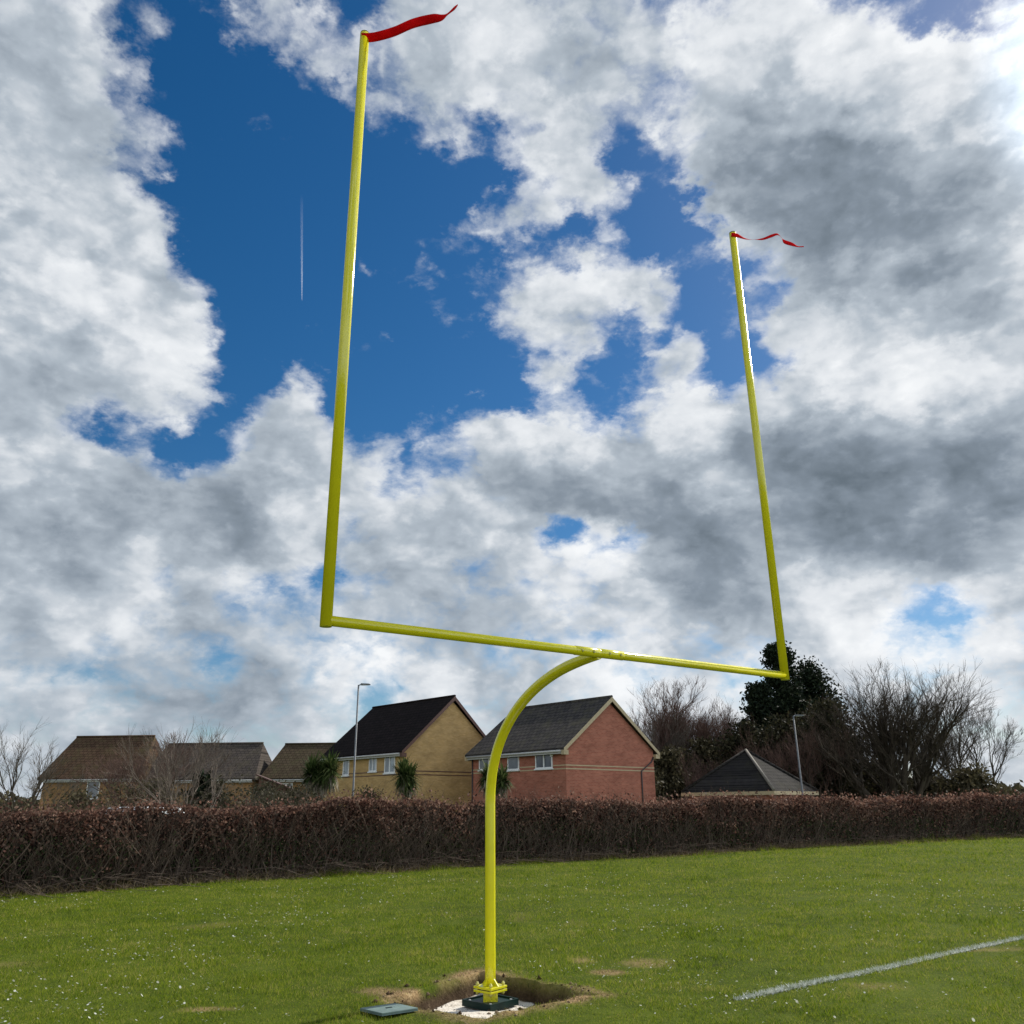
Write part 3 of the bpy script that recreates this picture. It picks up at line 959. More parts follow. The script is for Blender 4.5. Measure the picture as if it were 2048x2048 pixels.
def htop(s):
    x = np.interp(s, CUM, HEDGE[:, 0])
    return np.interp(x, [-20, -8, -3, 3, 25, 40], [1.74, 1.72, 1.80, 1.86, 1.93, 1.95]) + .15 * vnoise(s, s * 0, .9, 60) + .07 * vnoise(s, s * 0, 4.3, 61)


def samp_s(n):
    """arc lengths, denser where the hedge is near"""
    g = np.linspace(S0, S1, 2000); xx, yy = hpos(g, 0)
    wgt = 1 / (np.hypot(xx, yy) ** 1.5 + 40); c = np.cumsum(wgt); c /= c[-1]
    return np.interp(rng.random(n), c, g)


def hdist(s):
    xx, yy = hpos(s, 0); return np.hypot(xx, yy)


hedge = empty('beech_hedge', (0, 25, 0)); HO = np.array([0, 25, 0.])
tag(hedge, 'long clipped brown-leaved hedge running along the far edge of the field', 'hedge')
# leaves
n_ = 210000
s = samp_s(n_); H = htop(s); hh = 1 - rng.random(n_) ** 1.25
keep = rng.random(n_) < np.clip(.20 + 1.0 * sstep(.40, .85, hh + .18 * vnoise(s, hh * 2, 2.2, 62)), 0, 1) * np.clip(.78 + .45 * vnoise(s, hh * .6, .55, 70), .25, 1)
s, H, hh = s[keep], H[keep], hh[keep]; m_ = len(s)
bulge = .20 * vnoise(s, hh * 1.7, 1.5, 63) + .06 * vnoise(s, hh * 2, 8, 64)
depth = rng.exponential(.13, m_) + bulge + .16 * np.clip(.5 - hh, 0, 1) * 0
top = rng.random(m_) < .30
hh = np.where(top, .93 + .10 * rng.random(m_) ** 2, hh); depth = np.where(top, rng.random(m_) * 1.2 + bulge, depth)
round_ = np.clip((hh - .86) / .14, 0, 1) ** 2 * .22
stray = (rng.random(m_) < .12) * rng.random(m_) ** 1.5 * .34
xx, yy = hpos(s, depth + round_ * (~top))
zz = hh * H + stray * (hh > .85)
C = np.stack([xx, yy, np.clip(zz, .04, 3)], 1)
size = .050 * (hdist(s) / 24) ** .5
Vl, Fl, Al = leaf_cards(C, size, 0.0, 1.5)
ho = np_mesh('foliage', Vl - HO, Fl, M_BEECH, hedge, attr=Al)
# ivy and bramble low down
n_ = 42000
s = samp_s(n_); k_ = np.clip(vnoise(s, s * 0, .8, 65) + .5, 0, 1); kp = rng.random(n_) < .25 + .7 * k_
s = s[kp]; m_ = len(s); hh = rng.random(m_) ** 1.1 * (.55 + .3 * rng.random(m_))
xx, yy = hpos(s, rng.exponential(.12, m_) + .20 * vnoise(s, hh * 1.7, 1.5, 63) + .03)
Vl, Fl, Al = leaf_cards(np.stack([xx, yy, hh * 1.6 + .03], 1), .048 * (hdist(s) / 24) ** .5, 0, 1.2)
np_mesh('ivy', Vl - HO, Fl, M_IVY, hedge, attr=Al)
# twigs and stems
segs = []
n_ = 6200
ss = samp_s(n_); hx = htop(ss)
for i in range(n_):
    s_i = ss[i]; dep = .06 + abs(random.gauss(0, .22)); x0, y0 = hpos(s_i, dep)
    p = np.array([x0, y0, 0.0]); r_ = random.uniform(.006, .016)
    d = np.array([random.gauss(0, .35), random.gauss(-.05, .25), 1.0]); tgt = hx[i] * random.uniform(.5, 1.12)
    for k in range(5):
        q = p + d / np.linalg.norm(d) * tgt / 4.2
        segs.append((p, q, r_, r_ * .75)); r_ *= .75; p = q
        d = d + np.array([random.gauss(0, .32), random.gauss(0, .25), 0])
        if random.random() < .6:
            e_ = d / np.linalg.norm(d) * .2 + np.array([random.gauss(0, .22), random.gauss(-.04, .16), random.uniform(-.02, .2)])
            segs.append((p, p + e_, r_ * .6, r_ * .3))
# a few old thick stems leaning through the face
for i in range(150):
    s_i = samp_s(1)[0]; x0, y0 = hpos(s_i, random.uniform(-.05, .12)); p = np.array([x0, y0, 0.0]); d = np.array([random.gauss(0, .55), random.gauss(.02, .1), 1.0]); r_ = random.uniform(.015, .028)
    for k in range(5):
        q = p + d / np.linalg.norm(d) * random.uniform(.2, .34); segs.append((p, q, r_, r_ * .85)); r_ *= .85; p = q; d = d + np.array([random.gauss(0, .25), random.gauss(.03, .1), 0])
# fallen and arching sticks at the foot
for i in range(1700):
    s_i = samp_s(1)[0]; x0, y0 = hpos(s_i, random.uniform(-.45, .15)); p = np.array([x0, y0, random.uniform(.02, .3)])
    d = np.array([random.gauss(0, 1), random.gauss(-.1, .4), random.gauss(.15, .35)]); r_ = random.uniform(.005, .012)
    for k in range(3):
        q = p + d * .22; q[2] = max(.015, q[2]); segs.append((p, q, r_, r_ * .8)); r_ *= .8; p = q; d = d + np.array([random.gauss(0, .3), random.gauss(0, .2), -.25])
segs = [(a - HO, b - HO, c, d) for a, b, c, d in segs]
segs_mesh('branches', segs, 3, M_TWIG, hedge)
# near-black sheet standing in for inner shade, broken in outline so that it never reads as a wall
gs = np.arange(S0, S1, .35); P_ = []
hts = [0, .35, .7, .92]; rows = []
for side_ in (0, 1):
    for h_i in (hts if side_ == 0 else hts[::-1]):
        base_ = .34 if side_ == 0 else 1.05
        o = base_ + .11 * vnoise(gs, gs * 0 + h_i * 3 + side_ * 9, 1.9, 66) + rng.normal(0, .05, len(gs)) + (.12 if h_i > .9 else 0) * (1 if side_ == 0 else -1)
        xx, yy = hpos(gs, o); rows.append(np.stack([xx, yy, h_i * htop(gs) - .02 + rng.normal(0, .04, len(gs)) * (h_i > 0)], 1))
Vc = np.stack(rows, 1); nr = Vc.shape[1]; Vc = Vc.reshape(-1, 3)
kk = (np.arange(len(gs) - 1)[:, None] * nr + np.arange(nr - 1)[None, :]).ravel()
np_mesh('inner_shade', Vc - HO, np.stack([kk, kk + nr, kk + nr + 1, kk + 1], 1), M_HEDGE_SHADE, hedge)
# ------------------------------------------------------------------ trees and shrubs
M_BARK_GREY = mat_bark('grey_bark', (.060, .050, .040), (.17, .145, .115))
M_BARK_DARK = mat_bark('dark_bark', (.030, .024, .018), (.085, .070, .052))
M_BARK_RED = mat_bark('reddish_twigs', (.075, .045, .036), (.16, .105, .085))
M_BARK_PALE = mat_bark('pale_branches', (.085, .068, .054), (.21, .17, .135))


def vrot(d, ang, az):
    d = d / np.linalg.norm(d)
    r_ = np.array([0, 0, 1.]) if abs(d[2]) < .95 else np.array([1., 0, 0])
    a = np.cross(d, r_); a /= np.linalg.norm(a); b = np.cross(d, a)
    return d * math.cos(ang) + (a * math.cos(az) + b * math.sin(az)) * math.sin(ang)


def grow(stems, levels, L0, r0, rnd, up=.12, ang=(.35, .75), kids=(2, 4), shrink=.72, wob=.17, maxn=26000):
    """Branching skeleton; stems: list of (point, direction, length, radius). Returns (thick, thin) segments."""
    thick, thin = [], []
    from collections import deque
    stack = deque((np.array(p, float), np.array(d, float), L, r_, 0) for p, d, L, r_ in stems)
    while stack and len(thin) + len(thick) < maxn:
        p, d, L, r_, lv = stack.popleft()
        n = 4 if lv < 2 else 3
        d = d / np.linalg.norm(d)
        for k in range(n):
            q = p + d * L / n; r1 = r_ * (.88 if lv < 2 else .80)
            (thick if lv < 2 else thin).append((p, q, r_, r1))
            p, r_ = q, r1
            d = d + np.array([rnd.gauss(0, wob), rnd.gauss(0, wob), rnd.gauss(up * .5, wob * .6)]); d /= np.linalg.norm(d)
            if lv < levels and k >= (1 if lv == 0 else 0) and rnd.random() < .85:
                for _ in range(1 if lv else rnd.choice((1, 2))):
                    a = rnd.uniform(*ang); dd = vrot(d, a, rnd.uniform(0, 6.28)); dd[2] += up
                    stack.append((p, dd, L * shrink * rnd.uniform(.65, 1.05), max(r_ * .58, .006), lv + 1))
        if lv < levels:
            for _ in range(rnd.randint(*kids)):
                dd = vrot(d, rnd.uniform(.12, ang[1] * .8), rnd.uniform(0, 6.28)); dd[2] += up
                stack.append((p, dd, L * shrink * rnd.uniform(.7, 1.1), max(r_ * .72, .006), lv + 1))
    return thick, thin


def fit_height(thick, thin, H):
    """scale a grown skeleton so that its highest tip stands H above the foot"""
    m_ = max(max(s[1][2], s[0][2]) for s in thick + thin); k = H / m_
    f = lambda S: [(a * k, b * k, c, d) for a, b, c, d in S]
    return f(thick), f(thin)


TREE_COUNTS = []


def bare_tree(name, label, loc, H, stems, levels, seed, mats, group=None, L0=None, leaf=None, cat='tree', width=1.0, rscale=1.0, **kw):
    rnd = random.Random(seed)
    th, tn = grow(stems, levels, L0, None, rnd, **kw)
    th, tn = fit_height(th, tn, H)
    TREE_COUNTS.append((label[:30], len(th), len(tn)))
    sc = lambda S: [(a * [width, width, 1], b * [width, width, 1], c * rscale, d * rscale) for a, b, c, d in S]
    th, tn = sc(th), sc(tn)
    root = empty(name, loc, rnd.uniform(0, 6.28) if kw.get('spin') else 0)
    tag(root, label, cat, group)
    segs_mesh('trunk', th, 6, mats[0], root)
    segs_mesh('crown', tn, 3, mats[1], root)
    if leaf:
        mat_, cnt, size = leaf
        tips = np.array([s[1] for s in tn]); idx = rng.integers(0, len(tips), cnt)
        C = tips[idx] + rng.normal(0, .22, (cnt, 3)); V_, F_, A_l = leaf_cards(C, size)
        np_mesh('foliage', V_, F_, mat_, root, attr=A_l)
    return root


def fan(n, spread, L, r_, seed, foot=.25):
    rnd = random.Random(seed); out_ = []
    for k in range(n):
        az = 2 * math.pi * (k + rnd.uniform(-.3, .3)) / n; t = spread * rnd.uniform(.5, 1.05)
        out_.append(((math.cos(az) * foot * rnd.random(), math.sin(az) * foot * rnd.random(), 0), (math.sin(t) * math.cos(az), math.sin(t) * math.sin(az), math.cos(t)), L * rnd.uniform(.8, 1.1), r_ * rnd.uniform(.7, 1.1)))
    return out_


P60 = at(1790, 1590, 58)
bare_tree('bare_tree', 'large bare many-stemmed tree fanning out above the right end of the hedge', (P60.x + .4, 58, 0), 11.6, fan(11, .62, 4.2, .19, 3, .5), 4, 5, (M_BARK_DARK, M_BARK_DARK),
          group='bare trees behind the hedge', up=.10, ang=(.28, .62), shrink=.66, kids=(2, 3), width=1.15, maxn=60000, rscale=1.25)
p_ = at(1905, 1590, 66)
bare_tree('bare_tree', 'bare tree at the right edge beyond the large many-stemmed tree', (p_.x + 1.5, 66, 0), 10.2, fan(5, .5, 4.0, .12, 8, .4), 4, 15, (M_BARK_DARK, M_BARK_DARK),
          group='bare trees behind the hedge', up=.12, ang=(.3, .65), shrink=.66, maxn=26000, rscale=1.25)
p_ = at(1372, 1590, 72)
bare_tree('bare_tree', 'bare reddish-twigged rounded tree rising behind the low hipped roof', (p_.x, 72, 0), 12.2, fan(6, .26, 4.2, .14, 12, .5), 4, 22, (M_BARK_DARK, M_BARK_RED),
          group='bare trees behind the hedge', up=.20, ang=(.3, .6), shrink=.64, maxn=42000, width=1.35, rscale=1.7)
p_ = at(1296, 1590, 68)
bare_tree('bare_tree', 'thin wispy bare tree just right of the red brick gable', (p_.x, 68, 0), 10.3, fan(5, .3, 4.0, .11, 13, .5), 4, 31, (M_BARK_GREY, M_BARK_GREY),
          group='bare trees behind the hedge', up=.16, ang=(.3, .6), shrink=.66, maxn=20000, rscale=1.2)
p_ = at(1478, 1590, 74)
bare_tree('bare_tree', 'slim bare tree between the reddish tree and the dark conifers', (p_.x, 74, 0), 10.6, fan(5, .26, 4.2, .12, 14, .4), 4, 41, (M_BARK_DARK, M_BARK_GREY),
          group='bare trees behind the hedge', up=.16, ang=(.3, .6), shrink=.66, maxn=22000, rscale=1.25)
p_ = at(1425, 1590, 78)
bare_tree('bare_tree', 'bare bushy tree low behind the tip of the hipped roof', (p_.x, 78, 0), 11.0, fan(8, .4, 3.8, .11, 15, .6), 4, 43, (M_BARK_DARK, M_BARK_RED),
          group='bare trees behind the hedge', up=.14, ang=(.3, .65), shrink=.66, maxn=22000, rscale=1.25)
p_ = at(1338, 1590, 70)
bare_tree('bare_tree', 'bare brown tree filling the gap left of the reddish rounded tree', (p_.x, 70, 0), 10.2, fan(8, .42, 3.6, .10, 16, .8), 4, 47, (M_BARK_DARK, M_BARK_RED),
          group='bare trees behind the hedge', up=.12, ang=(.3, .65), shrink=.66, maxn=24000, rscale=1.4)
p_ = at(1455, 1590, 69)
bare_tree('bare_tree', 'bare brown tree just left of the shorter dark conifer', (p_.x, 69, 0), 10.0, fan(8, .42, 3.6, .10, 17, .8), 4, 49, (M_BARK_DARK, M_BARK_RED),
          group='bare trees behind the hedge', up=.12, ang=(.3, .65), shrink=.66, maxn=24000, rscale=1.4)
p_ = at(1700, 1590, 68)
bare_tree('bare_tree', 'bare brown tree between the conifers and the large many-stemmed tree', (p_.x, 68, 0), 10.0, fan(8, .42, 3.8, .10, 18, .8), 4, 50, (M_BARK_DARK, M_BARK_RED),
          group='bare trees behind the hedge', up=.12, ang=(.3, .65), shrink=.66, maxn=26000, rscale=1.3)
for px, D, H, sd_, lab in ((1548, 61, 7.2, 71, 'bare brown sapling clump left of the farther lamp'), (1628, 60, 7.8, 72, 'bare brown sapling clump right of the farther lamp'), (1410, 62, 5.6, 73, 'bare brown sapling clump over the left slope of the hipped roof')):
    p_ = at(px, 1590, D)
    bare_tree('bare_tree', lab, (p_.x, D, 0), H, fan(9, .4, 3.0, .07, sd_, .9), 3, sd_, (M_BARK_DARK, M_BARK_RED), group='bare trees behind the hedge', up=.12, ang=(.3, .65), shrink=.68, maxn=9000, rscale=1.3)
# left garden
p_ = at(372, 1615, 31.5)
bare_tree('bare_tree', 'pale branched bare tree in front of the two left houses', (p_.x, 31.5, 0), 5.0, fan(6, .55, 2.3, .05, 21, .15), 3, 51, (M_BARK_PALE, M_BARK_PALE), group='bare trees behind the hedge',
          up=.06, ang=(.3, .8), shrink=.66, maxn=6000, width=.85, rscale=.8)
p_ = at(255, 1600, 46)
bare_tree('bare_tree', 'wispy brown bare tree reaching above the leftmost ridge', (p_.x, 46, 0), 5.9, fan(6, .5, 2.6, .05, 25, .3), 4, 54, (M_BARK_DARK, M_BARK_RED), group='bare trees behind the hedge',
          up=.08, ang=(.3, .75), shrink=.66, maxn=16000, width=1.1, rscale=1.3)
p_ = at(60, 1600, 50)
bare_tree('bare_tree', 'bare tree at the far left beside the leftmost house', (p_.x, 50, 0), 7.0, fan(5, .5, 2.8, .07, 26, .3), 4, 55, (M_BARK_DARK, M_BARK_GREY), group='bare trees behind the hedge',
          up=.10, ang=(.3, .7), shrink=.66, maxn=8000)

# dark evergreens
M_CONIFER = mat_leaf('conifer_sprays', [(.2, (.006, .010, .006)), (.5, (.014, .022, .011)), (.85, (.032, .042, .020))], .10)
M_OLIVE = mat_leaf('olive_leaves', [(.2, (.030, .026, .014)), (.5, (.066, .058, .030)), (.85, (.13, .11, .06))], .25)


def evergreen(name, label, loc, H, prof, n, size, seed, mat_, group, loose=.25, cat='tree'):
    """prof: list of (height share, radius). Sprays hang on limbs that leave a tapered trunk, so the outline stays ragged."""
    rnd = random.Random(seed); g = np.random.default_rng(seed)
    root = empty(name, loc); tag(root, label, cat, group)
    tr_ = [(np.array([0, 0, 0.]), np.array([0, 0, H * .5]), .22, .14), (np.array([0, 0, H * .5]), np.array([0, 0, H * .96]), .14, .03)]
    C = []
    hs, rs = zip(*prof); nl = max(60, int(H * 26))
    for k in range(nl):
        t = rnd.uniform(hs[0] + .01, .985); rad = np.interp(t, hs, rs) * rnd.uniform(.55, 1.15)
        az = rnd.uniform(0, 6.28); a = np.array([0, 0, t * H]); b = a + np.array([math.cos(az) * rad, math.sin(az) * rad, rnd.uniform(-.05, .45) * rad])
        tr_.append((a, b, .035, .008))
        m_ = max(4, int(n / nl * (.3 + rad / max(rs))))
        q = g.random(m_) ** .55
        C.append(a + (b - a) * q[:, None] + np.clip(g.normal(0, 1, (m_, 3)), -1.7, 1.7) * (loose * (.35 + .65 * q))[:, None] * [1, 1, .75])
    C = np.concatenate(C); C = C[C[:, 2] > .1]
    segs_mesh('trunk', tr_, 5, M_BARK_DARK, root)
    V_, F_, A_l = leaf_cards(C, size, .4, 2.0)
    np_mesh('crown', V_, F_, mat_, root, attr=A_l)
    return root


G_EV = 'dark evergreens at the right'
p_ = at(1590, 1590, 70)
evergreen('conifer', 'tallest dark conifer with a blunt spire beside the end of the crossbar', (p_.x, 70, 0), 14.3, [(0, 3.4), (.3, 3.2), (.52, 2.5), (.68, 1.5), (.84, 1.15), (.95, .95), (1, .3)], 52000, .15, 2, M_CONIFER, G_EV, .34)
p_ = at(1538, 1590, 68)
evergreen('conifer', 'shorter dark conifer on the left shoulder of the tallest one', (p_.x, 68, 0), 11.0, [(0, 2.8), (.4, 2.4), (.7, 1.5), (.88, .9), (1, .3)], 26000, .15, 3, M_CONIFER, G_EV, .32)
p_ = at(1645, 1590, 73)
evergreen('conifer', 'loose lacy dark evergreen on the right shoulder of the tallest one', (p_.x, 73, 0), 13.2, [(0, 3.0), (.4, 3.0), (.65, 2.5), (.82, 1.7), (.94, 1.0), (1, .4)], 24000, .15, 4, M_CONIFER, G_EV, .55)
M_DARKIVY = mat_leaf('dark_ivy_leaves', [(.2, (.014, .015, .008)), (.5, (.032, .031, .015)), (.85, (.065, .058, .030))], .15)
G_SH = 'ivy-clad bushes along the foot of the trees'
for i, (px, D, H, r_, lab) in enumerate([
    (1262, 62, 4.0, 2.2, 'olive ivy-clad bush at the foot of the wispy tree by the red gable'),
    (1340, 66, 5.6, 2.6, 'olive ivy-clad bush under the reddish rounded tree'),
    (1420, 68, 6.4, 2.8, 'olive ivy-clad bush directly behind the hipped roof tip'),
    (1505, 64, 7.2, 2.8, 'olive ivy-clad bush right of the hipped roof tip, left of the farther lamp'),
    (1590, 63, 7.6, 3.2, 'olive ivy-clad bush right behind the farther lamp'),
    (1672, 64, 9.0, 3.3, 'tall olive ivy-clad bush left of the large bare tree'),
    (1760, 66, 4.4, 2.6, 'low olive bush behind the stems of the large bare tree'),
    (1850, 62, 3.4, 2.4, 'low olive bush right of the large bare tree stems'),
    (1945, 60, 3.6, 2.6, 'low olive bush at the far right end behind the hedge')]):
    p_ = at(px, 1590, D)
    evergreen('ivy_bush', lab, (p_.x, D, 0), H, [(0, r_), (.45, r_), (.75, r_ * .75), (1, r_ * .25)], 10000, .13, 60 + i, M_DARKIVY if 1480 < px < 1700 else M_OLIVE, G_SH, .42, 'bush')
p_ = at(405, 1590, 35)
evergreen('evergreen_shrub', 'small dark green shrub between the pale bare tree and the arching bush', (p_.x, 35, 0), 3.0, [(0, .8), (.5, .75), (.8, .45), (1, .15)], 2600, .11, 81, M_CONIFER, None, .18, 'shrub')
M_GREYBUSH = mat_leaf('grey_green_leaves', [(.2, (.022, .022, .012)), (.5, (.050, .047, .026)), (.85, (.09, .08, .05))], .2)
p_ = at(480, 1600, 33)
bare_tree('arching_bush', 'tangled grey-green bush with arching bare shoots left of the nearest spiky palm', (p_.x, 33, 0), 3.0, fan(12, .8, 1.6, .025, 27, .5), 3, 61, (M_BARK_PALE, M_BARK_PALE), None, cat='bush',
          leaf=(M_GREYBUSH, 5200, .07), up=-.10, ang=(.3, .8), shrink=.68, wob=.22, maxn=3600, width=1.05)
p_ = at(225, 1600, 36)
bare_tree('brown_bush', 'brown leafless bush below the window of the leftmost house', (p_.x, 36, 0), 2.9, fan(12, .75, 1.5, .025, 29, .5), 3, 63, (M_BARK_RED, M_BARK_RED), None, cat='bush',
          leaf=(M_OLIVE, 3600, .08), up=-.02, ang=(.3, .8), shrink=.68, wob=.2, maxn=3600, width=1.3)

# spiky cabbage palms
M_SPIKE = mat_leaf('palm_blades', [(.2, (.020, .035, .010)), (.5, (.045, .072, .020)), (.85, (.12, .14, .05))], .3)
M_DEAD = mat_leaf('dead_palm_blades', [(.2, (.10, .085, .06)), (.6, (.22, .19, .14)), (.9, (.38, .34, .27))], .2)
G_P = 'spiky palms in front of the houses'


def blade_strip(p, d, L, w_, droop, k=4):
    pts = []; q = np.array(p, float); d = np.array(d, float)
    for i in range(k + 1):
        pts.append(q.copy()); d = d / np.linalg.norm(d); q = q + d * L / k; d = d + np.array([0, 0, -droop])
    pts = np.array(pts); sd_ = np.cross(pts[-1] - pts[0], [0, 0, 1.]); sd_ /= np.linalg.norm(sd_) + 1e-9
    ww = np.array([.5, 1, .9, .6, .08])[:k + 1] * w_ * .5
    return np.stack([pts - sd_ * ww[:, None], pts + sd_ * ww[:, None]], 1).reshape(-1, 3)


def palm(label, loc, zc, heads, seed):
    """heads: (x, z offset, radius); every head is a tuft of sword leaves above a skirt of dead ones."""
    rnd = random.Random(seed)
    root = empty('spiky_palm', loc); tag(root, label, 'palm', G_P)
    tr_ = MB(); tr_.tube([(0, 0, 0), (.04, 0, zc * .35), (0, .02, zc * .6)], [.15, .12, .11], 10)
    for hx, hz, rad in heads:
        tr_.tube([(0, .02, zc * .58), (hx * .6, 0, zc * .78 + hz * .5), (hx, 0, zc + hz)], [.10, .09, .08], 8)
    tr_.build('trunk', mat_bark_plain, root)
    for nm, cnt, mat_ in (('crown', 420, M_SPIKE), ('dead_leaves', 120, M_DEAD)):
        V_, F_, A_l = [], [], []; o = 0
        for hx, hz, rad in heads:
            lean = rnd.uniform(0, 6.28)
            for k in range(cnt):
                az = rnd.uniform(0, 6.28); side_ = math.cos(az - lean)
                el = (rnd.uniform(-.65, 1.45) if nm == 'crown' else rnd.uniform(-1.4, -.4)) - .22 * side_
                L = rad * rnd.uniform(.5, 1.1) * (1 + .16 * side_) * (1 if nm == 'crown' else .95)
                d = (math.cos(az) * math.cos(el), math.sin(az) * math.cos(el), math.sin(el))
                S = blade_strip((hx + rnd.gauss(0, .06), rnd.gauss(0, .06), zc + hz + rnd.uniform(-.2, .15) - (.12 if nm != 'crown' else 0)), d, L, rad * rnd.uniform(.05, .10), rnd.uniform(.06, .22) if nm == 'crown' else .30)
                V_.append(S); F_ += [(o + 2 * i, o + 2 * i + 1, o + 2 * i + 3, o + 2 * i + 2) for i in range(4)]; A_l += [rnd.random()] * len(S); o += len(S)
        np_mesh(nm, np.concatenate(V_), F_, mat_, root, attr=A_l)
    return root


mat_bark_plain = mat_paint('palm_trunk_bark', (.10, .08, .06), .9, .4, .1)
for px, py, D, heads, lab, sd_ in ((640, 1546, 37, ((-.36, -.02, .85), (.42, .12, .85), (.05, -.2, .8)), 'widest spiky palm left of the lamp column by the yellow house', 1),
                                   (811, 1552, 40, ((-.06, 0, .95), (.14, -.12, .8)), 'smallest spiky palm in front of the yellow gable', 2), (988, 1558, 41, ((-.3, .05, .8), (.38, -.1, .85)), 'spiky palm half hidden by the goal post stem', 3)):
    p_ = at(px, py, D); palm(lab, (p_.x, D, 0), p_.z, heads, sd_)

# scrub in the left gardens
for i, (px, D, H, r_, mt, lab) in enumerate([
    (165, 40, 2.5, 1.1, 0, 'low brown scrub bush under the small white window of the leftmost house'),
    (318, 36, 2.9, 1.2, 0, 'brown scrub bush filling the gap between the two leftmost houses'),
    (440, 35, 2.7, 1.1, 1, 'grey-green scrub bush right of the pale branched bare tree'),
    (535, 37, 2.6, 1.0, 1, 'grey-green scrub bush just left of the brown shed roof'),
    (590, 36, 2.3, .9, 0, 'small brown scrub bush between the shed and the widest spiky palm'),
    (735, 41, 2.5, .9, 0, 'small brown scrub bush between the lamp column and the smallest palm')]):
    p_ = at(px, 1600, D)
    evergreen('scrub_bush', lab, (p_.x, D, 0), H, [(0, r_), (.5, r_), (.8, r_ * .7), (1, r_ * .3)], 3200, .07, 120 + i, (M_OLIVE, M_GREYBUSH)[mt], 'scrub bushes in the left gardens', .26, 'bush')

# far wood closing the horizon, one ragged mass
nn_ = 26000
fx = rng.uniform(-190, 210, nn_); fy = rng.uniform(150, 175, nn_)
fh = (4.2 + 1.4 * vnoise(fx, fx * 0, .12, 77) + .8 * vnoise(fx, fx * 0, .5, 78)); fz = rng.random(nn_) ** .7 * fh
V_, F_, A_l = leaf_cards(np.stack([fx, fy, fz], 1), .9, 0, 1.3)
fw = np_mesh('distant_wood', V_, F_, M_OLIVE, None, attr=A_l)
tag(fw, 'far low line of trees on the horizon', 'wood', kind='stuff')

# ------------------------------------------------------------------ houses
M_TRIM = mat_paint('weathered_white_trim', (.42, .41, .38), .6, .15)
M_BRICK_Y = mat_brick('yellow_stock_brick', (.43, .27, .100), (.52, .34, .14), (.38, .28, .16))
M_BRICK_R = mat_brick('red_brick', (.30, .096, .060), (.40, .145, .092), (.34, .20, .14))
M_BRICK_O = mat_brick('ochre_brick', (.26, .14, .055), (.33, .18, .075), (.26, .19, .11))
M_TILE_DK = mat_tile('near_black_tiles', (.012, .009, .008), (.018, .013, .012))
M_TILE_GR = mat_tile('grey_tiles', (.050, .046, .043), (.075, .066, .060), (.075, .068, .045))
M_TILE_BR = mat_tile('mossy_brown_tiles', (.070, .042, .026), (.095, .058, .036), (.075, .062, .028))
M_TILE_GB = mat_tile('grey_brown_tiles', (.060, .050, .044), (.080, .066, .056), (.07, .06, .04))
M_TILE_OL = mat_tile('olive_brown_tiles', (.060, .043, .027), (.080, .060, .038), (.06, .055, .025))
M_TILE_BG = mat_tile('dark_grey_tiles', (.023, .021, .020), (.036, .033, .031), (.034, .032, .022))


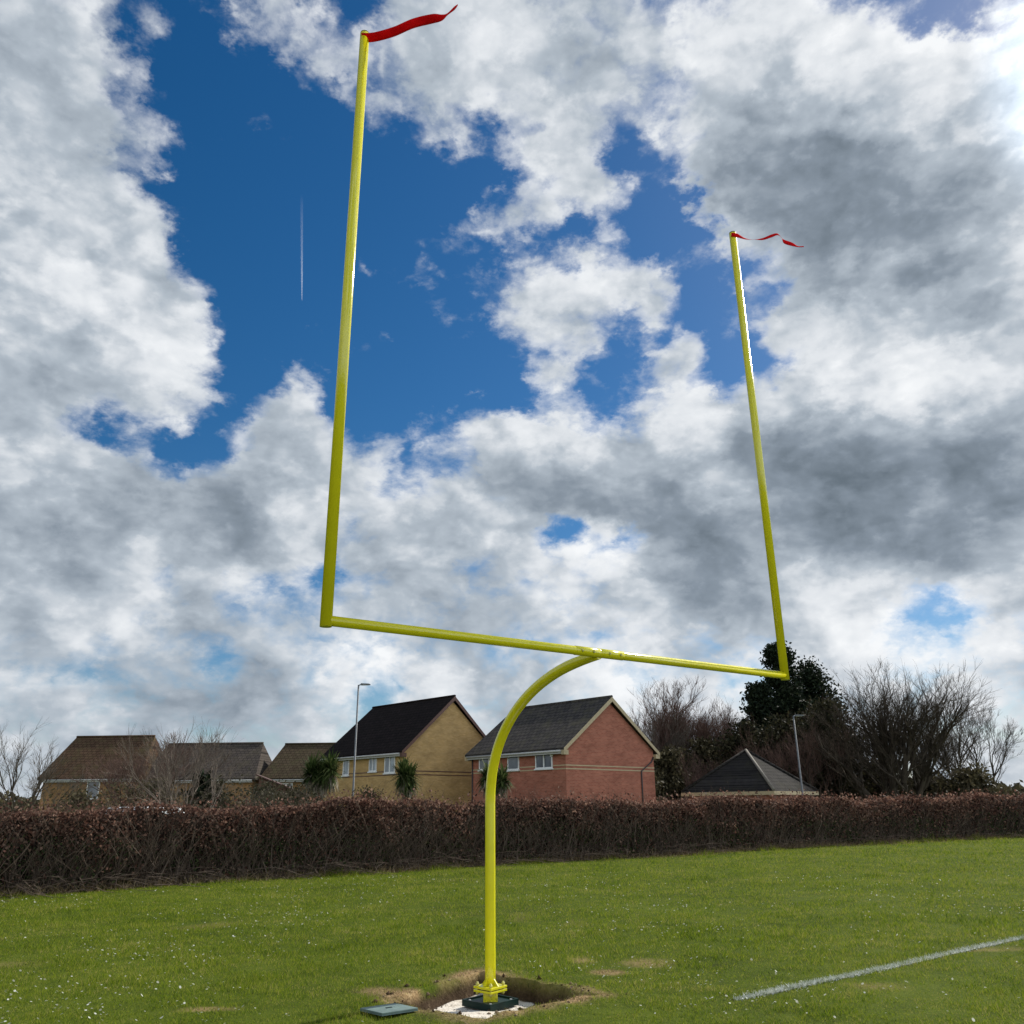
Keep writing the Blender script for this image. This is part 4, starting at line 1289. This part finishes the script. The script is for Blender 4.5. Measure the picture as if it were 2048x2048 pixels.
def gable_house(name, label, C, az, wd, ln, eave, ridge, mats, hip=0.0, windows=(), bands=(), pipes=(), pane=None, oh=.32, group=None, verge=.22, cat='house'):
    """Local frame: x across the gable, y along the eaves, origin at the near corner on the ground."""
    brick, tile, trim, fascia, band_m = mats
    root = empty(name, (C[0], C[1], 0), math.pi / 2 - R(az)); tag(root, label, cat, group)
    h = wd / 2; sl = (ridge - eave) / h
    w_ = MB()
    if hip:
        w_.box((0, 0, 0), (wd, ln, eave))
    else:
        w_.prism([(0, 0, 0), (wd, 0, 0), (wd, 0, eave), (h, 0, ridge - .16), (0, 0, eave)], (0, ln, 0))
    w_.build('wall', brick, root)
    t = .13; ez = eave - oh * sl; v = verge
    rf = MB()
    if hip:
        o = oh
        e_ = [(-o, -o, ez), (wd + o, -o, ez), (wd + o, ln + o, ez), (-o, ln + o, ez)]; r1, r2 = (h, hip, ridge), (h, ln - hip, ridge)
        up_ = lambda p: (p[0], p[1], p[2] + t)
        E_ = [up_(p) for p in e_]; a, b = up_(r1), up_(r2)
        for f in ([E_[0], a, b, E_[3]], [E_[1], E_[2], b, a], [E_[0], E_[1], a], [E_[2], E_[3], b], [e_[0], e_[3], e_[2], e_[1]]):
            rf.poly(f)
        for i in range(4):
            rf.poly([e_[i], e_[(i + 1) % 4], E_[(i + 1) % 4], E_[i]])
    else:
        for sgn in (0, 1):
            mx_ = lambda q: q if sgn == 0 else wd - q
            rf.prism([(mx_(-oh), -v, ez), (mx_(h), -v, ridge), (mx_(h), -v, ridge + t * 1.25), (mx_(-oh - .02), -v, ez + t)], (0, ln + 2 * v, 0))
    roof = rf.build('roof', tile, root)
    rd = MB(); y0, y1 = (hip, ln - hip) if hip else (-v - .01, ln + v + .01)
    rd.tube([(h, y0, ridge + t + .03), (h, y1, ridge + t + .03)], .085, 8); rd.build('ridge_tiles', tile, roof)
    if not hip:
        for yy_ in (-v - .028, ln + v + .003):
            bb = MB()
            for sgn in (0, 1):
                mx_ = lambda q: q if sgn == 0 else wd - q
                bb.prism([(mx_(-oh - .02), yy_, ez - .10), (mx_(-oh - .02), yy_, ez + t - .01), (mx_(h), yy_, ridge + t * 1.1), (mx_(h), yy_, ridge - .12)], (0, .025, 0))
            # boxed ends of the verge at the eaves
            for q in (-oh - .02, wd - .02):
                bb.box((q, yy_ + (.026 if yy_ < 0 else -.24), ez - .22), (q + oh + .03, yy_ + (.24 if yy_ < 0 else -.001), ez + .02))
            bb.build('bargeboard', trim, root)
    yb0, yb1 = (.0, ln) if not hip else (-.1, ln + .1)
    for q0, q1, s0, s1 in ((-oh - .02, -oh + .01, -oh + .009, -.001), (wd + oh - .01, wd + oh + .02, wd + .001, wd + oh - .009)):
        MB().box((q0, yb0, ez - .17), (q1, yb1, ez + .012)).box((s0, yb0 + .002, ez - .16), (s1, yb1 - .002, ez - .14)).build('fascia', fascia, root)
    for q in (-oh - .075, wd + oh + .075):
        MB().tube([(q, yb0, ez - .03), (q, yb1, ez - .03)], .055, 8).build('gutter', fascia, root)
    for (side, t0, t1, zb, zt, lights) in windows:
        fr = MB(); pn = MB(); sl_ = MB()
        def bx(mb, a0, a1, b0, b1, d0, d1):
            if side == 'eave': mb.box((-d1, a0, b0), (-d0, a1, b1))
            else: mb.box((a0, -d1, b0), (a1, -d0, b1))
        bw = .065
        bx(fr, t0, t0 + bw, zb, zt, .002, .05); bx(fr, t1 - bw, t1, zb, zt, .002, .05)
        bx(fr, t0 + bw + .0005, t1 - bw - .0005, zt - bw, zt, .002, .05); bx(fr, t0 + bw + .0005, t1 - bw - .0005, zb, zb + bw, .002, .05)
        for k in range(1, lights):
            m_ = t0 + (t1 - t0) * k / lights; bx(fr, m_ - .04, m_ + .04, zb + bw + .0005, zt - bw - .0005, .002, .048)
        bx(pn, t0 + bw * .5, t1 - bw * .5, zb + bw * .5, zt - bw * .5, .003, .018)
        win = fr.build('window', M_WHITE, root); pn.build('pane', pane or M_GLASS, win)
        bx(sl_, t0 - .06, t1 + .06, zb - .07, zb - .001, .001, .10); sl_.build('sill', M_WHITE, win)
    for (zb, zt) in bands:
        b = MB()
        b.box((-.012, -.014, zb), (wd + .012, -.0005, zt)); b.box((-.014, .0, zb), (-.0005, ln, zt)); b.box((wd + .0005, .0, zb), (wd + .014, ln, zt))
        b.build('string_course', band_m, root)
    for pts in pipes:
        MB().tube(pts, .038, 8).build('downpipe', M_BLACKPIPE, root)
    return root


def wall_t(C, az, px):
    """distance along the eaves wall at which column px of the reference frame crosses it"""
    d = fwd * F_PX + R2 * (px - 1024) - U2 * (1550 - 1024)
    l = Vector((-math.cos(R(az)), math.sin(R(az))))
    k = d.x / d.y
    return (C[0] - k * C[1]) / (k * l.y - l.x)


def wz(C, az, px, py):
    t = wall_t(C, az, px); D = C[1] + math.sin(R(az)) * t
    return at(px, py, D).z


M_CURTAIN = mat_glass_window('curtained_glass', (.13, .155, .17))
CR, AR = (2.72, 46.0), 47.0
wr = []
for (x1, x0, yt, yb, lights) in ((1106, 1072, 1489, 1537, 2), (1039, 1016, 1493, 1540, 1), (979, 959, 1497, 1540, 1)):
    wr.append(('eave', wall_t(CR, AR, x1), wall_t(CR, AR, x0), wz(CR, AR, (x0 + x1) / 2, yb), min(4.52, wz(CR, AR, (x0 + x1) / 2, yt)), lights))
zb1 = at(1150, 1530.5, 46.5).z; zb2 = at(1150, 1537.5, 46.5).z
red = gable_house('brick_house', 'red brick house with cream bargeboards and two pale bands across its gable', CR, AR, 7.5, 7.75, 4.72, 7.42,
                  (M_BRICK_R, M_TILE_GR, M_CREAM, M_TRIM, M_CREAM), windows=wr, bands=((zb1 - .03, zb1 + .03), (zb2 - .03, zb2 + .03)),
                  pipes=([(7.42, -.05, 4.35), (7.25, -.06, 4.1), (6.25, -.06, 3.55), (6.2, -.06, .2)], [(-.06, 7.6, 4.4), (-.06, 7.6, .2)]), group='two gabled houses in the middle')
MB().box((-.14, .9, 4.22), (-.02, 1.05, 4.36), .01).build('security_light', M_WHITE, red)
CY, AY = (-6.66, 52.1), 45.0
wy = []
for (x1, x0, yt, yb, lights) in ((790, 769, 1507, 1546, 2), (753, 738, 1510, 1543, 2), (698, 686, 1518, 1551, 1)):
    wy.append(('eave', wall_t(CY, AY, x1), wall_t(CY, AY, x0), wz(CY, AY, (x0 + x1) / 2, yb), min(4.84, wz(CY, AY, (x0 + x1) / 2, yt)), lights))
zy1 = at(880, 1543, 54).z; zy2 = at(880, 1550, 54).z
yel = gable_house('brick_house', 'yellow brick house with a near-black roof and brown bargeboards', CY, AY, 7.6, 8.5, 5.06, 8.32,
                  (M_BRICK_Y, M_TILE_DK, M_BROWNTRIM, M_TRIM, M_BROWNTRIM), windows=wy, pane=M_CURTAIN, bands=((zy1 - .025, zy1 + .025), (zy2 - .025, zy2 + .025)), group='two gabled houses in the middle')

G_T = 'terrace of plain roofs at the left'
m_t = lambda tile: (M_BRICK_O, tile, M_BROWNTRIM, M_TRIM, M_BROWNTRIM)
CA = (-27.85, 64.0); ta = [wall_t(CA, 1.5, q) for q in (203, 178)]
gable_house('terrace_house', 'leftmost house with a mossy brown roof and one small white window', CA, 1.5, 6.0, 6.9, 4.15, 7.0, m_t(M_TILE_BR), hip=.35,
            windows=(('eave', ta[0], ta[1], at(190, 1598, 64).z, 3.75, 1),), group=G_T)
CB = (-19.6, 65.0)
gable_house('terrace_house', 'middle left house with a grey-brown roof behind the pale bare tree', CB, 1.5, 6.0, 8.3, 4.0, 6.45, m_t(M_TILE_GB), hip=.35,
            windows=(('eave', 6.9, 7.9, 2.4, 3.5, 2), ('eave', 2.2, 3.3, 2.4, 3.5, 2)), group=G_T)
CC = (-10.9, 65.5)
gable_house('terrace_house', 'house with an olive brown roof half hidden behind the yellow brick house', CC, 1.5, 6.0, 8.0, 4.0, 6.4, m_t(M_TILE_OL), hip=.5,
            windows=(('eave', 5.8, 6.8, 2.4, 3.5, 2),), group=G_T)

# low building with a hipped pyramid roof
pc = empty('hipped_bungalow', (13.95, 52, 0), R(-42)); tag(pc, 'low building with a dark grey pyramid roof just above the hedge', 'bungalow')
a_ = 2.9; MB().box((-a_ + .35, -a_ + .35, 0), (a_ - .35, a_ - .35, 2.30)).build('wall', M_BRICK_R, pc)
rf = MB(); zt_, ze = 4.72, 2.36
cs = [(-a_, -a_), (a_, -a_), (a_, a_), (-a_, a_)]
for i in range(4):
    p, q = cs[i], cs[(i + 1) % 4]
    rf.poly([(p[0], p[1], ze), (q[0], q[1], ze), (0, 0, zt_)])
rf.poly([(c[0], c[1], ze) for c in cs[::-1]])
rf_o = rf.build('roof', M_TILE_BG, pc)
M_HIP = mat_paint('weathered_hip_tile', (.17, .15, .12), .9, .3)
for k_, c in enumerate(cs):
    MB().tube([(c[0], c[1], ze + .05), (0, 0, zt_ + .05)], .085, 8).build('hip_tiles', M_HIP if k_ == 1 else M_TILE_BG, rf_o)
fb_ = MB()
for (lo, hi) in (((-a_ - .03, -a_ - .03, ze - .20), (a_ + .03, -a_ + .001, ze - .004)), ((-a_ - .03, a_ - .001, ze - .20), (a_ + .03, a_ + .03, ze - .004)), ((-a_ - .03, -a_ + .002, ze - .20), (-a_ + .001, a_ - .002, ze - .004)), ((a_ - .001, -a_ + .002, ze - .20), (a_ + .03, a_ - .002, ze - .004))):
    fb_.box(lo, hi)
fb_.build('fascia', M_CREAM, pc)

# garden shed with a brown pent roof, left of the widest palm
ps = at(565, 1590, 44)
shed = empty('garden_shed', (ps.x, 44, 0), R(8)); tag(shed, 'small brown shed with a sloping roof left of the widest spiky palm', 'shed')
M_WOOD = mat_paint('brown_boards', (.10, .05, .03), .8, .35)
MB().prism([(-1.1, -.8, 0), (1.1, -.8, 0), (1.1, -.8, 2.35), (-1.1, -.8, 3.2)], (0, 1.6, 0)).build('wall', M_WOOD, shed)
MB().prism([(-1.25, -1.0, 3.27), (1.25, -1.0, 2.31), (1.25, -1.0, 2.37), (-1.25, -1.0, 3.33)], (0, 2.0, 0)).build('roof', mat_paint('roofing_felt', (.075, .035, .026), .9, .3), shed)
MB().box((-.4, -.835, .1), (.4, -.802, 1.95)).build('door', M_WOOD, shed)

# street lamps
def lamp(label, x, y, H, arm, seed, rz=0.0):
    r = empty('street_lamp', (x, y, 0), rz); tag(r, label, 'street lamp', 'street lamps behind the hedge')
    MB().tube([(0, 0, 0), (0, 0, 1.25), (0, 0, 1.3), (0, 0, H)], [.075, .075, .05, .04], 14).build('column', M_COLUMN, r)
    MB().tube([(0, 0, H - .03), (.05, 0, H), (arm * .55, 0, H + .025)], [.035, .03, .026], 8).build('arm', M_STEEL, r)
    hd = MB(); hd.prism([(arm * .35, -.085, H - .01), (arm * .45, -.085, H + .075), (arm + .25, -.085, H + .055), (arm + .32, -.085, H + .015), (arm + .25, -.085, H - .01)], (0, .17, 0))
    h_ = hd.build('lamp_head', mat_lamp, r)
    MB().box((arm * .5, -.06, H - .022), (arm + .2, .06, H - .0105)).build('lens', M_WHITE, h_)
    MB().box((-.05, -.0875, .4), (.05, -.0855, .95)).build('access_door', M_STEEL, r)
M_COLUMN = mat_paint('weathered_column', (.13, .135, .14), .65, .2)
mat_lamp = mat_paint('lamp_housing', (.10, .105, .11), .5, .15)
pl = at(705, 1590, 42); lamp('tall slim street lamp standing left of the yellow brick house', pl.x + .02, 42, at(709, 1370, 42).z, .28, 1)
pl = at(1605, 1585, 46); lamp('shorter street lamp in front of the dark evergreens', pl.x, 46, at(1588, 1432, 46).z, .25, 2)

# white van just showing over the hedge
pv = at(292, 1612, 29.5)
van = empty('parked_van', (pv.x + .1, 29.5, -.0), R(62))
van.scale = (.93, .93, .93); tag(van, 'white parked van, only its roof showing above the hedge', 'van')
M_VAN = mat_paint('van_white', (.72, .73, .72), .25, .05)
side = [(-.95, 0, .35), (1.55, 0, .35), (1.62, 0, .85), (1.15, 0, 1.05), (.72, 0, 1.84), (.55, 0, 1.93), (-.85, 0, 1.95), (-.98, 0, 1.8)]
vb = MB(); vb.prism([(p[0] * 1.25, -.8, p[2]) for p in side], (0, 1.6, 0)); b_ = vb.build('body', M_VAN, van)
bv = b_.modifiers.new('round', 'BEVEL'); bv.width = .06; bv.segments = 3
for yy_ in (-.806, .801):
    MB().prism([(.35, yy_, 1.10), (1.25, yy_, 1.10), (.85, yy_, 1.72), (.35, yy_, 1.72)], (0, .005, 0)).build('side_window', M_GLASS, van)
MB().prism([(1.425, -.66, 1.12), (1.425, .66, 1.12), (.955, .66, 1.78), (.955, -.66, 1.78)], (.012, 0, .006)).build('windscreen', M_GLASS, van)
M_TYRE = mat_paint('tyre', (.02, .02, .02), .9, .2)
for xx_ in (-.75, 1.3):
    for yy_ in (-.82, .66):
        wo = MB().tube([(xx_, yy_, .31), (xx_, yy_ + .16, .31)], .31, 20).build('wheel', M_TYRE, van)
